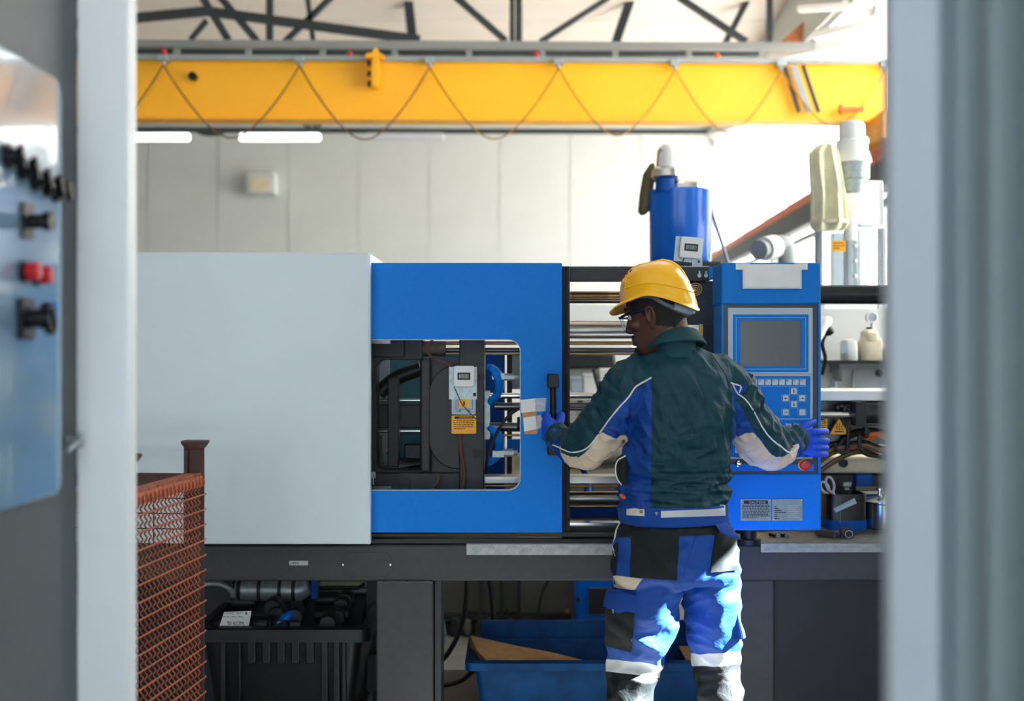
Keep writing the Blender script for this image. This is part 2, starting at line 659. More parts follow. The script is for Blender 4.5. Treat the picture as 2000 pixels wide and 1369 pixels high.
# right wall: a solid stretch, one unseen opening sized for the sun shaft, then long glazing
WY0, WY1, WZ0, WZ1 = 3.66, 4.30, 1.75, 2.92
VY0, VY1, VZ0, VZ1 = -0.8, 2.2, 3.5, 5.6       # unseen window high on the right, frosted and lengthened for soft fill light
struct('wall_right', join(box(XR, XR + 0.2, -3.2, VY0, 0, 7.2), box(XR, XR + 0.2, VY0, VY1, 0, VZ0), box(XR, XR + 0.2, VY0, VY1, VZ1, 7.2), box(XR, XR + 0.2, VY1, WY0, 0, 7.0), box(XR, XR + 0.2, WY1, 5.2, 0, 6.6),
                          box(XR, XR + 0.2, WY0, WY1, 0, WZ0), box(XR, XR + 0.2, WY0, WY1, WZ1, 6.6),
                          box(XR, XR + 0.2, 5.2, YB + 0.2, 0, 1.1), box(XR, XR + 0.2, 5.2, YB + 0.2, 4.8, 6.4)), M['wall_white'])
w1 = struct('window_sun_shaft', join(box(XR + 0.06, XR + 0.12, WY0, WY0 + 0.03, WZ0, WZ1), box(XR + 0.06, XR + 0.12, WY1 - 0.03, WY1, WZ0, WZ1),
                             box(XR + 0.06, XR + 0.12, WY0, WY1, WZ0, WZ0 + 0.03), box(XR + 0.06, XR + 0.12, WY0, WY1, WZ1 - 0.03, WZ1)), M['post_white'])
obj('pane', box(XR + 0.088, XR + 0.092, WY0, WY1, WZ0, WZ1), M['window_glass'], w1)
w3 = struct('window_3', join(*[box(XR + .05, XR + .13, y - .03, y + .03, VZ0, VZ1) for y in (VY0 + .03, (VY0 + VY1) / 2, VY1 - .03)]), M['post_white'])
for y0, y1 in ((VY0 + .06, (VY0 + VY1) / 2 - .03), ((VY0 + VY1) / 2 + .03, VY1 - .06)):
    obj('pane', box(XR + .088, XR + .092, y0, y1, VZ0, VZ1), M['frosted'], w3)
w2 = struct('window_2', join(*[box(XR + 0.05, XR + 0.13, 5.2 + i * 1.345 - 0.03, 5.2 + i * 1.345 + 0.03, 1.1, 4.8) for i in range(12)],
                             box(XR + 0.05, XR + 0.13, 5.2, YB, 1.1, 1.16), box(XR + 0.05, XR + 0.13, 5.2, YB, 4.74, 4.8)), M['post_white'])
for i in range(11):
    obj('pane', box(XR + 0.088, XR + 0.092, 5.2 + i * 1.345 + 0.03, 5.2 + (i + 1) * 1.345 - 0.03, 1.16, 4.74), M['frosted_clear'], w2)
# ceiling: sloping panels
def ceil_z(y): return 6.4 + (ZC + 0.12 - 6.4) * (y - 2.0) / (YB - 1.8)


ce = struct('ceiling', ([(XL, -3.2, ceil_z(-3.2)), (XR + 0.3, -3.2, ceil_z(-3.2)), (XR + 0.3, YB + 0.2, ZC + 0.12), (XL, YB + 0.2, ZC + 0.12),
                         (XL, -3.2, ceil_z(-3.2) + .2), (XR + 0.3, -3.2, ceil_z(-3.2) + .2), (XR + 0.3, YB + 0.2, ZC + 0.32), (XL, YB + 0.2, ZC + 0.32)],
                        [(0, 1, 2, 3), (7, 6, 5, 4), (0, 4, 5, 1), (1, 5, 6, 2), (2, 6, 7, 3), (3, 7, 4, 0)]), M['ceiling_cream'])

for i in range(11):
    y0, y1 = 2.0 + i * 1.64, 2.0 + (i + 1) * 1.64 - 0.03
    obj('ceiling_panel', ([(XL, y0, ceil_z(y0) - 0.03), (XR, y0, ceil_z(y0) - 0.03), (XR, y1, ceil_z(y1) - 0.03), (XL, y1, ceil_z(y1) - 0.03),
                           (XL, y0, ceil_z(y0) + 0.01), (XR, y0, ceil_z(y0) + 0.01), (XR, y1, ceil_z(y1) + 0.01), (XL, y1, ceil_z(y1) + 0.01)],
                          [(0, 1, 2, 3), (7, 6, 5, 4), (0, 4, 5, 1), (1, 5, 6, 2), (2, 6, 7, 3), (3, 7, 4, 0)]), M['ceiling_cream'], ce)

# ---- roof trusses above the crane
DT = 13.0
t = empty('roof_truss', P(900, 88, DT), 'dark steel roof truss of thin bars above the yellow crane girder', 'roof truss')
for (x0, y0, x1, y1, w) in ((527, -60, 527, 86, 13), (650, -8, 556, 82, 11), (890, -6, 988, 80, 12), (1013, -60, 1013, 86, 13),
                            (1000, -60, 1000, 86, 10), (1190, -5, 1055, 82, 10), (1325, -6, 1458, 82, 12), (1503, -60, 1503, 84, 11),
                            (428, -8, 502, 80, 14), (395, -6, 446, 78, 14), (404, 40, 372, 78, 9), (600, -8, 612, 80, 9)):
    obj('web_bar', bar(P(x0, y0, DT), P(x1, y1, DT), w / FPX * DT, 0.06), M['truss_dark'], t)
obj('chord', join(bar(P(-200, 80, DT), P(402, 22, DT), 0.085, 0.08), bar(P(402, 22, DT), P(820, 78, DT), 0.085, 0.08)), M['truss_dark'], t)
obj('lower_chord', bar(P(-300, 97, DT), P(1480, 100, DT), 0.11, 0.1), M['truss_dark'], t)
t2 = empty('roof_truss', P(1000, 150, 16), 'paler sloping steel struts running back under the cream ceiling', 'roof truss')
for (x0, y0, x1, y1, w) in ((795, -20, 808, 96, 18), (1238, -20, 1198, 96, 18), (1470, -20, 1410, 96, 12)):
    obj('strut', bar(P(x0, y0, 14.4), P(x1, y1, 14.9), w / FPX * 14.5, 0.08), M['truss_dark'], t2)
obj('strut', bar(P(1660, -10, 13.4), P(1530, 104, 13.8), 0.22, 0.1), M['wood_warm'], t2)
obj('strut', bar(P(1690, -10, 13.2), P(1600, 66, 13.6), 0.16, 0.1), M['truss_dark'], t2)
t3 = empty('wind_brace', P(1640, 60, 11.2), 'white steel braces crossing at the top right above the crane end', 'brace')
for (x0, y0, x1, y1, w) in ((1745, -20, 1652, 82, 30), (1695, 74, 1505, 112, 16), (1725, 8, 1560, 18, 10), (1712, 40, 1590, 70, 14)):
    obj('brace_bar', bar(P(x0, y0, 11.2), P(x1, y1, 11.6), w / FPX * 11.4, 0.08), M['body_white'], t3)
obj('brace_bar', bar(P(1705, 70, 11.3), P(1722, 108, 11.3), 0.035, 0.04), M['truss_dark'], t3)
# ---- grey gantry rail on short posts behind the girder
g = empty('gantry_rail', P(900, 88, 11.4), 'grey rail on short posts running above the yellow crane girder', 'rail')
obj('rail', bar(P(-250, 84, 11.4), P(1640, 92, 11.4), 0.075, 0.06), M['rail_grey'], g, bevel=0.01)
for x in (345, 485, 630, 771, 916, 1060, 1202, 1345, 1487):
    obj('post', bar(P(x, 88, 11.4), P(x, 112, 11.4), 0.05, 0.04), M['rail_grey'], g)
# ---- yellow bridge crane
DCL, DCR = 10.0, 10.6


def dc(x): return DCL + (DCR - DCL) * (x - 250) / 1490.0


cr = empty('bridge_crane', P(900, 170, 10.3), 'long yellow bridge crane girder crossing the hall below the roof', 'crane')


def slab(xa, ya0, ya1, xb, yb0, yb1, off, t):
    """slab along the girder between two stations, each given as x and a top and bottom height in the photo"""
    V = []
    for (x, y0, y1) in ((xa, ya0, ya1), (xb, yb0, yb1)):
        d = dc(x)
        for yy in (y0, y1):
            for o in (off, off + t):
                p = P(x, yy, d); V.append((p.x, p.y + o, p.z))
    return V, [(0, 1, 3, 2), (4, 6, 7, 5), (0, 4, 5, 1), (2, 3, 7, 6), (0, 2, 6, 4), (1, 5, 7, 3)]


obj('girder', slab(-500, 110, 226, 1736, 126, 236, 0, 0.16), M['crane_yellow'], cr, bevel=0.006)
obj('bottom_flange', slab(-500, 226, 230, 1736, 236, 239, -0.03, 0.22), M['crane_yellow'], cr)
obj('cable_track', slab(-500, 106, 117, 1736, 121, 129, -0.10, 0.05), M['rail_grey'], cr)
obj('end_carriage', box(PX(1690, 10.6), PX(1690, 10.6) + 0.28, 10.1, 11.5, PZ(292, 10.6), PZ(236, 10.6)), M['crane_yellow'], cr, bevel=0.02)
for i, x in enumerate((327, 590, 841, 1090, 1315, 1520, 1722)):
    y = 121 + (x - 250) * 0.0087
    tr = obj('cable_trolley', join(box(PX(x - 9, dc(x)), PX(x + 9, dc(x)), dc(x) - 0.15, dc(x) - 0.05, PZ(y + 4, dc(x)), PZ(y - 6, dc(x))),
                                   cyl(P(x, y + 3, dc(x)) + Vector((0, -0.1, 0)), P(x, y + 11, dc(x)) + Vector((0, -0.1, 0)), 0.016)), M['galvanised'], cr)
sag = [(60, 327, 275), (327, 590, 273), (590, 841, 276), (841, 1090, 275), (1090, 1315, 268), (1315, 1520, 262), (1520, 1722, 250)]
for (xa, xb, low) in sag:
    ya, yb = 132 + (xa - 250) * 0.0087, 132 + (xb - 250) * 0.0087
    pts = []
    for k in range(25):
        u = k / 24.0
        x = xa + (xb - xa) * (u + 0.045 * math.sin(2 * PI * u) * 1.0)
        yy = ya + (yb - ya) * u + (low - ya) * (1 - abs(2 * u - 1) ** 2.1)
        pts.append(P(x, yy, dc(x)) + Vector((0, -0.12, 0)))
    obj('festoon_cable', tube(pts, 0.0065, 6), M['hose_bronze'] if xa < 600 else M['cable_ochre'], cr, smooth=True)
for x, y in ((320, 101), (683, 106), (1047, 107), (1401, 109)):
    obj('red_lamp', join(ellip(P(x, y, dc(x) + 0.1), 0.024, 0.024, 0.026), cyl(P(x, y, dc(x) + 0.1), P(x, y + 12, dc(x) + 0.1), 0.012)), M['red_plastic'] if x != 1401 else M['orange_paint'], cr, smooth=True)
obj('bracket', join(pprism(((712, 112), (716, 104), (727, 102), (730, 94), (737, 94), (740, 102), (748, 106), (750, 112)), 9.98, 0.1),
                    pbox(727, 112, 738, 168, 10.0, 0.14)), M['crane_yellow'], cr)
for y in (124, 144, 164):
    obj('bracket_pin', ellip(P(721, y, 10.02), 0.016, 0.02, 0.026), M['black_plastic'], cr, smooth=True)
obj('black_plug', disc(P(375, 148, 9.97), 0.032, 0.1, 16), M['black_plastic'], cr)
for (x0, x1, m_, w) in ((1527, 1556, 'hose_black', 0.032), (1544, 1575, 'rail_grey', 0.05), (1563, 1594, 'hose_black', 0.032)):
    obj('stay_bar', bar(P(x0, 132, dc(x0)) + Vector((0, -0.09, 0)), P(x1, 224, dc(x1)) + Vector((0, -0.09, 0)), w, 0.02), M[m_], cr)
obj('red_hook', join(ellip(P(1642, 213, 10.45), 0.022, 0.03, 0.045), pbox(1644, 209, 1688, 216, 10.46, 0.06)), M['orange_paint'], cr, smooth=True)
# ---- crane runway along the right wall
rw = empty('crane_runway', (XR - 0.2, 14, 2.95), 'orange and black crane runway beam along the bright window wall', 'beam')


def sloped(x0, x1, ya, za0, za1, yb, zb0, zb1):
    V = [(x, y, z) for (y, z0, z1) in ((ya, za0, za1), (yb, zb0, zb1)) for x in (x0, x1) for z in (z0, z1)]
    return V, [(0, 1, 3, 2), (4, 6, 7, 5), (0, 4, 5, 1), (2, 3, 7, 6), (0, 2, 6, 4), (1, 5, 7, 3)]


obj('runway_beam', sloped(XR - 0.10, XR - 0.02, 9.6, 3.06, 3.20, 19.9, 2.86, 2.98), M['orange_paint'], rw)
obj('runway_flange', sloped(XR - 0.16, XR - 0.02, 9.6, 2.84, 3.06, 19.9, 2.70, 2.86), M['cast_black'], rw)
obj('runway_rail', sloped(XR - 0.12, XR - 0.06, 9.6, 2.70, 2.75, 19.9, 2.56, 2.61), M['rail_grey'], rw)
for y in (9.6, 11.8, 14.6, 17.4, 19.6):
    obj('runway_column', box(XR - 0.14, XR - 0.02, y, y + 0.14, 0, 2.62), M['rail_grey'], rw)
# ---- lower pipe run, strip lights, wall box
pr = empty('pipe_run', P(800, 256, 16), 'thin dark pipe run crossing the hall above the strip lights', 'pipe')
obj('pipe', tube([P(-200, 252, 16.2), P(300, 253, 16.2), P(900, 256, 16.2), P(1385, 257, 16.2)], 0.035, 8), M['truss_dark'], pr, smooth=True)
obj('pipe_end', bar(P(1385, 262, 16), P(1475, 232, 15.4), 0.06, 0.06), M['body_white'], pr)
obj('cable_bundle', ellip(P(412, 257, 16.2), 0.19, 0.06, 0.06), M['truss_dark'], pr, smooth=True)
for x in (592, 603, 616, 628):
    obj('cable_tail', bar(P(610 + (x - 610) * 0.3, 255, 16.2), P(x, 240, 16.2), 0.03, 0.02), M['truss_dark'], pr)
for (x0, x1, lit, lb) in ((252, 371, True, 'glowing white strip light nearest the left post'), (468, 626, True, 'glowing white strip light over the vent on the wall'),
                          (715, 868, False, 'pale unlit strip light below the crane, third along the pipe')):
    L = empty('strip_light', P((x0 + x1) / 2, 268, 16), lb, 'light', 'strip lights under the pipe run')
    obj('tube', tube([P(x0, 268, 16), P(x0 + 2, 268, 16), P(x1 - 2, 268, 16), P(x1, 268, 16)], [0.02, 0.048, 0.048, 0.02], 10), M['tube_light' if lit else 'tube_off'], L, smooth=True)
    obj('housing', pbox(x0 + 4, 258, x1 - 4, 264, 16, 0.06), M['rail_grey'], L)
    for xb in (x0 + 30, x1 - 30):
        obj('bracket', box(PX(xb, 16), PX(xb, 16) + .03, 16.04, 16.19, PZ(260, 16), PZ(257.5, 16)), M['rail_grey'], L)
v = empty('wall_vent', P(507, 356, YB - 0.15), 'pale square vent box on the back wall', 'vent')
obj('vent_box', pbox(480, 336, 536, 379, YB - 0.28, 0.28), M['wall_white'], v, bevel=0.02)
obj('vent_face', pbox(488, 345, 528, 372, YB - 0.29, 0.02), M['body_cream'], v)

# ---- background: second machine, hopper loaders, shelf
bm_ = empty('rear_machine', P(1400, 900, 7.6), 'white and grey moulding machine standing behind the worker', 'machine')
obj('cover', pbox(1405, 590, 1800, 1165, 7.9, 1.2), M['body_white'], bm_, bevel=0.03)
obj('bed', box(PX(700, 6.95), PX(1250, 6.95), 6.95, 8.5, 0.0, 0.85), M['grey_box'], bm_)
obj('foot', box(PX(700, 6.9), PX(1250, 6.9), 6.9, 6.95, 0.0, 0.06), M['cast_black'], bm_)
obj('cover_sheet', pbox(1020, 590, 1240, 897, 8.1, 0.3), M['body_white'], bm_, bevel=0.02)
obj('hood', pbox(1105, 690, 1203, 721, 7.75, 0.35), M['cast_black'], bm_, bevel=0.02)
for i, x in enumerate((935, 975, 1010)):
    obj('upright', box(PX(x, 6.85), PX(x + 7, 6.85), 6.85, 6.95, 0.0, .35), M['cast_dark'], bm_)
obj('rail', bar(P(865, 1203, 6.9), P(1115, 1203, 6.9), 0.03, 0.06), M['cast_dark'], bm_)
for x, y in ((993, 1195), (1108, 1194)):
    obj('knob', ellip(P(x, y, 6.93), 0.013, 0.03, 0.013), M['brass'], bm_, smooth=True)
for i, x in enumerate((880, 905, 928, 955, 990, 1010, 1022)):
    obj('valve_block', pbox(x, 1208 + (i % 3) * 4, x + 14, 1243, 6.82, 0.13), M['grey_box' if i % 2 else 'cast_dark'], bm_, bevel=0.008)
# hopper loader with yellow filter bag
h = empty('hopper_loader', P(1665, 560, 6.5), 'white hopper loader with clear column and hanging yellow filter bag', 'hopper loader')
DHL = 6.5
def lz(prof, px, d, n=24): return lathe([(r / FPX * d, PZ(y, d)) for r, y in prof], (PX(px, d), d, 0), n)
obj('motor', lz([(38, 318), (36, 308), (30, 292), (30, 276), (25, 274), (25, 245), (20, 238), (8, 235)], 1664, DHL), M['body_white'], h, smooth=True)
obj('vessel', lz([(18, 382), (25, 370), (26, 352), (30, 350), (30, 316)], 1668, DHL), M['galvanised'], h, smooth=True)
obj('cone', lz([(12, 470), (12, 420), (28, 396), (26, 380)], 1662, DHL), M['body_white'], h, smooth=True)
obj('control_cabinet', pbox(1662, 352, 1728, 440, DHL + 0.08, 0.14), M['body_white'], h, bevel=0.01)
obj('column', lz([(38, 560), (38, 446), (42, 444), (42, 440)], 1660, DHL + 0.1), M['hopper_clear'], h, smooth=True)
obj('column_core', lz([(24, 560), (24, 450)], 1672, DHL + 0.12), M['body_white'], h, smooth=True)
obj('yellow_label', pbox(1625, 470, 1652, 491, DHL - 0.02, 0.004), M['yellow_sign'], h)
obj('label_print', dashes(1628, 474, 1650, 489, DHL - 0.02, 3, 0.35), M['ink'], h)
for y in (451, 480, 510, 539):
    obj('bolt', ellip(P(1670, y, DHL - 0.02), 0.01, 0.01, 0.01), M['chrome'], h, smooth=True)
for i, x in enumerate((1599, 1722)):
    obj('support_post', cyl(P(x, 600, DHL + 0.2), P(x, 446, DHL + 0.2), 0.022), M['galvanised'], h, smooth=True)
fb = []
for i, (y, x0, x1, dd) in enumerate(((280, 1604, 1626, .004), (287, 1592, 1633, .02), (299, 1580, 1638, .035), (330, 1581, 1643, .055), (380, 1584, 1650, .075), (428, 1584, 1654, .075), (436, 1584, 1655, .075), (446, 1585, 1652, .05), (451, 1590, 1646, .02))):
    fr_ = sring(P((x0 + x1) / 2, y, DHL - 0.1), Vector(((x1 - x0) / 2 / FPX * DHL, 0, 0)), Vector((0, dd, 0)), 2.2, 48)
    fc_ = P((x0 + x1) / 2, y, DHL - 0.1)
    fb.append([fc_ + Vector((q.x - fc_.x, (q.y - fc_.y) * (1 + .35 * math.sin(j_ * .92 + y * .01)), q.z - fc_.z)) for j_, q in enumerate(fr_)])
obj('filter_bag', loft(fb), M['filter_yellow'], h, smooth=True)
obj('bag_band', loft([sring(P(1620, y, DHL - 0.1), Vector((36.5 / FPX * DHL, 0, 0)), Vector((0, .09, 0)), 2.2, 24) for y in (431, 437)]), M['body_cream'], h, smooth=True)
obj('chain', tube([P(1672, 300, DHL - .02), P(1690, 372, DHL - .02), P(1668, 400, DHL - .03)], 0.008, 6), M['dark_steel'], h, smooth=True)
obj('hanging_lamp', join(ellip(P(1690, 275, DHL), 0.02, 0.02, 0.024), cyl(P(1690, 275, DHL), P(1694, 330, DHL), 0.012)), M['body_white'], h, smooth=True)
obj('stand', box(PX(1600, DHL), PX(1740, DHL), DHL - 0.1, DHL + 0.35, PZ(575, DHL), PZ(560, DHL)), M['body_white'], h)
for x in (1612, 1728):
    obj('stand_leg', box(PX(x, DHL), PX(x + 8, DHL), DHL + 0.1, DHL + 0.14, 0, PZ(575, DHL)), M['body_white'], h)
# blue drum dryer with loader motor
b = empty('drum_hopper', P(1330, 515, 6.6), 'blue drum hopper with chrome loader head and olive bag behind the helmet', 'hopper')
DDR = 6.6
obj('drum', lz([(56, 515), (60, 508), (61, 390), (62, 376), (58, 372)], 1329, DDR, 32), M['drum_blue'], b, smooth=True)
obj('lid', lz([(48, 372), (46, 362), (32, 356)], 1338, DDR), M['chrome'], b, smooth=True)
obj('loader_head', lz([(26, 356), (33, 346), (30, 332), (22, 326), (20, 296), (14, 286), (6, 282)], 1303, DDR - 0.05), M['chrome'], b, smooth=True)
obj('loader_cap', lz([(22, 328), (20, 300), (16, 288), (8, 283)], 1304, DDR - 0.055), M['body_white'], b, smooth=True)
obj('throat', lz([(20, 374), (18, 350)], 1299, DDR - 0.1), M['machine_blue_dark'], b, smooth=True)
ob = [sring(P(x, y, DDR + 0.05), Vector((w / FPX * DDR, 0, 0)), Vector((0, .06, 0)), 2.5, 16) for (x, y, w) in ((1273, 322, 5), (1268, 340, 12), (1262, 380, 13), (1257, 412, 11), (1256, 418, 6))]
obj('dust_bag', loft(ob), M['filter_olive'], b, smooth=True)
obj('drop_tube', tube([P(1384, 372, DDR), P(1392, 420, DDR), P(1418, 500, DDR), P(1424, 520, DDR)], 0.009, 8), M['galvanised'], b, smooth=True)
obj('stand', box(PX(1262, DDR), PX(1398, DDR), DDR - 0.15, DDR + 0.2, PZ(530, DDR), PZ(515, DDR)), M['cast_dark'], b)
for x in (1268, 1384):
    obj('stand_leg', box(PX(x, DDR), PX(x + 8, DDR), DDR + 0.1, DDR + 0.14, 0, PZ(530, DDR)), M['cast_dark'], b)
# grey elbow duct behind the panel
e = empty('elbow_duct', P(1525, 490, 7.0), 'grey bent duct behind the blue control panel', 'duct')
obj('duct', tube(spline([P(1482, 488, 6.9), P(1505, 484, 7), P(1530, 478, 7.05), P(1538, 510, 7.05), P(1538, 600, 7.05)], 5), 0.052, 16), M['rail_grey'], e, smooth=True)
obj('flange', cyl(P(1492, 486, 6.95), P(1512, 482, 7.02), 0.066, 20), M['body_white'], e, smooth=True)
obj('duct_stand', box(PX(1525, 7.1), PX(1550, 7.1), 7.0, 7.15, 0, PZ(590, 7.1)), M['cast_dark'], e)

# ---- shelf unit with jars behind the machine on the right, workbench behind the tie bars
DS = 6.2
sh = empty('wall_shelf', P(1680, 710, DS), 'black shelf board with white back panel behind the blue control cabinet', 'shelf')
obj('shelf_board', box(PX(1618, DS), PX(1790, DS), DS - 0.1, DS + 0.25, PZ(710, DS), PZ(704, DS)), M['cast_black'], sh)
obj('back_panel', box(PX(1560, DS), PX(1790, DS), DS + 0.25, DS + 0.3, 0.4, PZ(600, DS)), M['body_white'], sh)
for x in (1640, 1770):
    obj('bracket', pprism(((x, 710), (x + 5, 710), (x + 5, 745), (x, 735)), DS + 0.05, 0.2), M['rail_grey'], sh)
def jug(name, x0, x1, y0, y1, m_, label, cat, neck=None, group=None):
    c = (x0 + x1) / 2; r = (x1 - x0) / 2
    o = empty(name, P(c, y1, DS), label, cat, group)
    ring = lambda y, k: sring(P(c, y, DS), Vector((r * k / FPX * DS, 0, 0)), Vector((0, 0.06 * k, 0)), 4, 24)
    obj('body', loft([ring(y1, .96), ring(y1 - 2, 1), ring(y0 + (y1 - y0) * .3, 1), ring(y0 + 3, .8), ring(y0, .45)]), M[m_], o, smooth=True)
    if neck: obj('cap', cyl(P(c, y0 + 1, DS), P(c, y0 - neck, DS), r * .42 / FPX * DS, 16), M['black_plastic'], o, smooth=True)
    return o
jug('cream_canister', 1678, 1722, 655, 704, 'body_cream', 'cream plastic canister on the black shelf board', 'canister')
jug('cream_carton', 1684, 1712, 643, 668, 'body_cream', 'smaller cream carton with dark cap on the black shelf board', 'carton', 4)
jug('white_bottle', 1645, 1672, 662, 704, 'body_white', 'white bottle with grey label on the black shelf board', 'bottle', 0)
obj('label', pbox(1642, 668, 1654, 690, DS - 0.075, 0.01), M['panel_grey'], [o for o in COL.objects if o.name == 'white_bottle'][0])
jug('white_tub', 1722, 1745, 672, 704, 'body_white', 'plain white tub at the right end of the black shelf board', 'tub')
gk = empty('pressure_gauge', P(1703, 620, DS), 'round grey faced pressure gauge on the white wall above the shelf', 'gauge')
obj('dial', disc(P(1703, 620, DS + .08), 10 / FPX * DS, 0.03, 24), M['panel_grey'], gk)
obj('dial_rim', tube([P(1703 + 10 * math.cos(a), 620 + 10 * math.sin(a), DS + .08) for a in np.linspace(0, 2 * PI, 25)[:-1]], 0.004, 6, True), M['body_white'], gk, smooth=True)
obj('gauge_stem', cyl(P(1703, 630, DS + .1), P(1706, 700, DS + .1), 0.008), M['galvanised'], gk)
lam = empty('desk_lamp', P(1610, 690, DS - .2), 'white lamp head with dark socket beside the shelf', 'lamp')
obj('lamp_head', loft([sring(P(x, y, DS - .2), Vector((0, 0, r)), Vector((0, r, 0)), 2, 20) for x, y, r in ((1597, 650, .055), (1606, 640, .05), (1616, 630, .032), (1624, 626, .015))]), M['body_white'], lam, smooth=True)
obj('lamp_socket', ellip(P(1615, 646, DS - .2), .035, .03, .025), M['black_plastic'], lam, smooth=True)
obj('lamp_arm', tube(spline([P(1614, 650, DS - .2), P(1606, 672, DS - .2), P(1612, 700, DS - .1), P(1606, 730, DS)], 5), .009, 8), M['black_plastic'], lam, smooth=True)
n = empty('notice_sheet', P(1690, 745, DS + .2), 'printed sheet pinned with a black magnet below the shelf', 'paper')
obj('sheet', pprism(((1668, 720), (1728, 724), (1728, 764), (1664, 764)), DS + .22, .003), M['paper'], n)
obj('print', dashes(1670, 726, 1724, 762, DS + .22, 9, 0.3), M['panel_grey'], n)
obj('magnet', disc(P(1719, 729, DS + .19), 7 / FPX * DS, .03, 20), M['black_plastic'], n)
k = empty('wall_switch', P(1626, 745, DS + .2), 'small white wall switch with grey rocker below the shelf', 'switch')
obj('plate', pbox(1619, 728, 1634, 764, DS + .2, .02), M['body_white'], k, bevel=.004)
obj('rocker', pbox(1622, 738, 1631, 756, DS + .19, .015), M['panel_grey'], k)

DB = 7.6
w = empty('shelf_rack', P(1150, 775, DB), 'white shelf rack behind the tie bars holding boxes and bottles', 'rack')
obj('bench_top', box(PX(1040, DB), PX(1240, DB), DB - .2, DB + .4, PZ(778, DB), PZ(767, DB)), M['body_white'], w)
obj('back_board', box(PX(1040, DB), PX(1240, DB), DB + .38, DB + .42, .87, PZ(700, DB)), M['body_white'], w)
for x in (1052, 1228):
    obj('bench_leg', box(PX(x, DB), PX(x + 8, DB), DB, DB + .06, .85, PZ(778, DB)), M['rail_grey'], w)
for x0, x1, y0, m_, lb in ((1116, 1138, 738, 'panel_grey', 'light grey file box, leftmost behind the black door seal'), (1140, 1163, 732, 'paper', 'paler file box beside the leftmost one on the bench'),
                           (1172, 1214, 722, 'body_white', 'white carton at the right of the file boxes')):
    q = empty('file_box', P((x0 + x1) / 2, 767, DB), lb, 'box', 'boxes on the workbench')
    obj('carton', pbox(x0, y0, x1, 766.5, DB, .25), M[m_], q, bevel=.004)
    obj('lid', pbox(x0 - 1, y0 - 2, x1 + 1, y0 + 4, DB - .01, .27), M[m_], q, bevel=.004)
q = empty('leaning_rod', P(1168, 765, DB - .1), 'thin black rod leaning against the boxes on the bench', 'rod')
obj('rod', cyl(P(1160, 722, DB - .02), P(1171, 766, DB - .1), .012), M['black_plastic'], q)
for x, y0, r, m_, lb in ((1133, 788, 8, 'body_cream', 'cream spray can standing under the white bench top'), (1152, 792, 9, 'wood_warm', 'brown bottle standing under the white bench top'),
                         (1176, 800, 11, 'cast_tan', 'dark tan jar standing under the white bench top'), (1196, 790, 8, 'panel_grey', 'grey bottle standing under the white bench top')):
    q = empty('bottle', P(x, 838, DB), lb, 'bottle', 'bottles under the bench')
    obj('body', lz([(r, 838), (r, y0 + 12), (r * .5, y0 + 4), (r * .45, y0)], x, DB, 16), M[m_], q, smooth=True)
    obj('cap', lz([(r * .6, y0 + 1), (r * .6, y0 - 5)], x, DB, 12), M['black_plastic'], q, smooth=True)
obj('middle_shelf', box(PX(1040, DB), PX(1240, DB), DB - .1, DB + .4, PZ(844, DB), PZ(838, DB)), M['body_white'], w)
q = empty('dark_roll', P(1180, 909, DB), 'dark grey rolled sheet lying below the white rack shelves', 'roll')
obj('roll', cyl(P(1150, 887, DB - .25), P(1218, 887, DB - .12), 22 / FPX * DB, 24), M['grey_box'], q, smooth=True)
obj('roll_core', cyl(P(1147, 887, DB - .257), P(1151, 887, DB - .247), 9 / FPX * DB, 16), M['cast_black'], q)

# ------------------------------------------------------------------ the moulding machine
DW, DD, DP, DF, DBED = 4.66, 4.72, 4.56, 4.86, 4.74
mc = empty('moulding_machine', (PX(900, 4.9), 4.9, 0), 'blue and white injection moulding machine on a dark grey bed', 'machine')
# bed frame
bed = obj('bed_frame', join(pbox(-60, 1064, 1900, 1135, DBED, .30)), M['bed_grey'], mc, bevel=.008)
obj('cover_gap', prism(rrect(PX(665.3, DBED), PX(768.7, DBED), PZ(1126.7, DBED), PZ(1078.3, DBED), 23.5 / FPX * DBED), DBED - .0006, DBED + .001), M['ink'], bed)
obj('inspection_cover', prism(rrect(PX(666, DBED), PX(768, DBED), PZ(1126, DBED), PZ(1079, DBED), 23 / FPX * DBED), DBED - .002, DBED), M['bed_grey'], bed)
for x in (669.5, 762):
    obj('screw', ellip(P(x, 1103, DBED - .003), .006, .004, .006, 12, 6), M['chrome'], bed, smooth=True)
pl = obj('name_plate', prism(rrect(PX(565, DBED), PX(602, DBED), PZ(1104, DBED), PZ(1095, DBED), .002), DBED - .002, DBED), M['aluminium'], bed)
obj('plate_print', dashes(571, 1098.5, 597, 1100.8, DBED - .002, 1, .9), M['ink'], bed)
obj('bed_back', box(PX(-60, 5.6), PX(1900, 5.6), 5.55, 5.85, PZ(1135, DBED), PZ(1064, DBED)), M['bed_grey'], mc)
obj('front_leg', box(PX(735, DBED), PX(846, DBED), DBED, DBED + .22, 0, PZ(1135, DBED) + .004), M['bed_grey'], mc, bevel=.006)
obj('leg_flange', box(PX(849, DBED), PX(861, DBED), DBED + .02, DBED + .22, 0.0, PZ(1136, DBED)), M['cast_dark'], mc)
obj('front_leg', box(PX(1400, DBED), PX(1512, DBED), DBED, DBED + .22, 0, PZ(1135, DBED) + .004), M['bed_grey'], mc, bevel=.006)
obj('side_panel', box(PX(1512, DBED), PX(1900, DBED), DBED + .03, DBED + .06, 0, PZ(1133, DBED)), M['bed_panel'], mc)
obj('front_leg', box(PX(-60, DBED), PX(120, DBED), DBED, DBED + .22, 0, PZ(1135, DBED) + .004), M['bed_grey'], mc, bevel=.006)
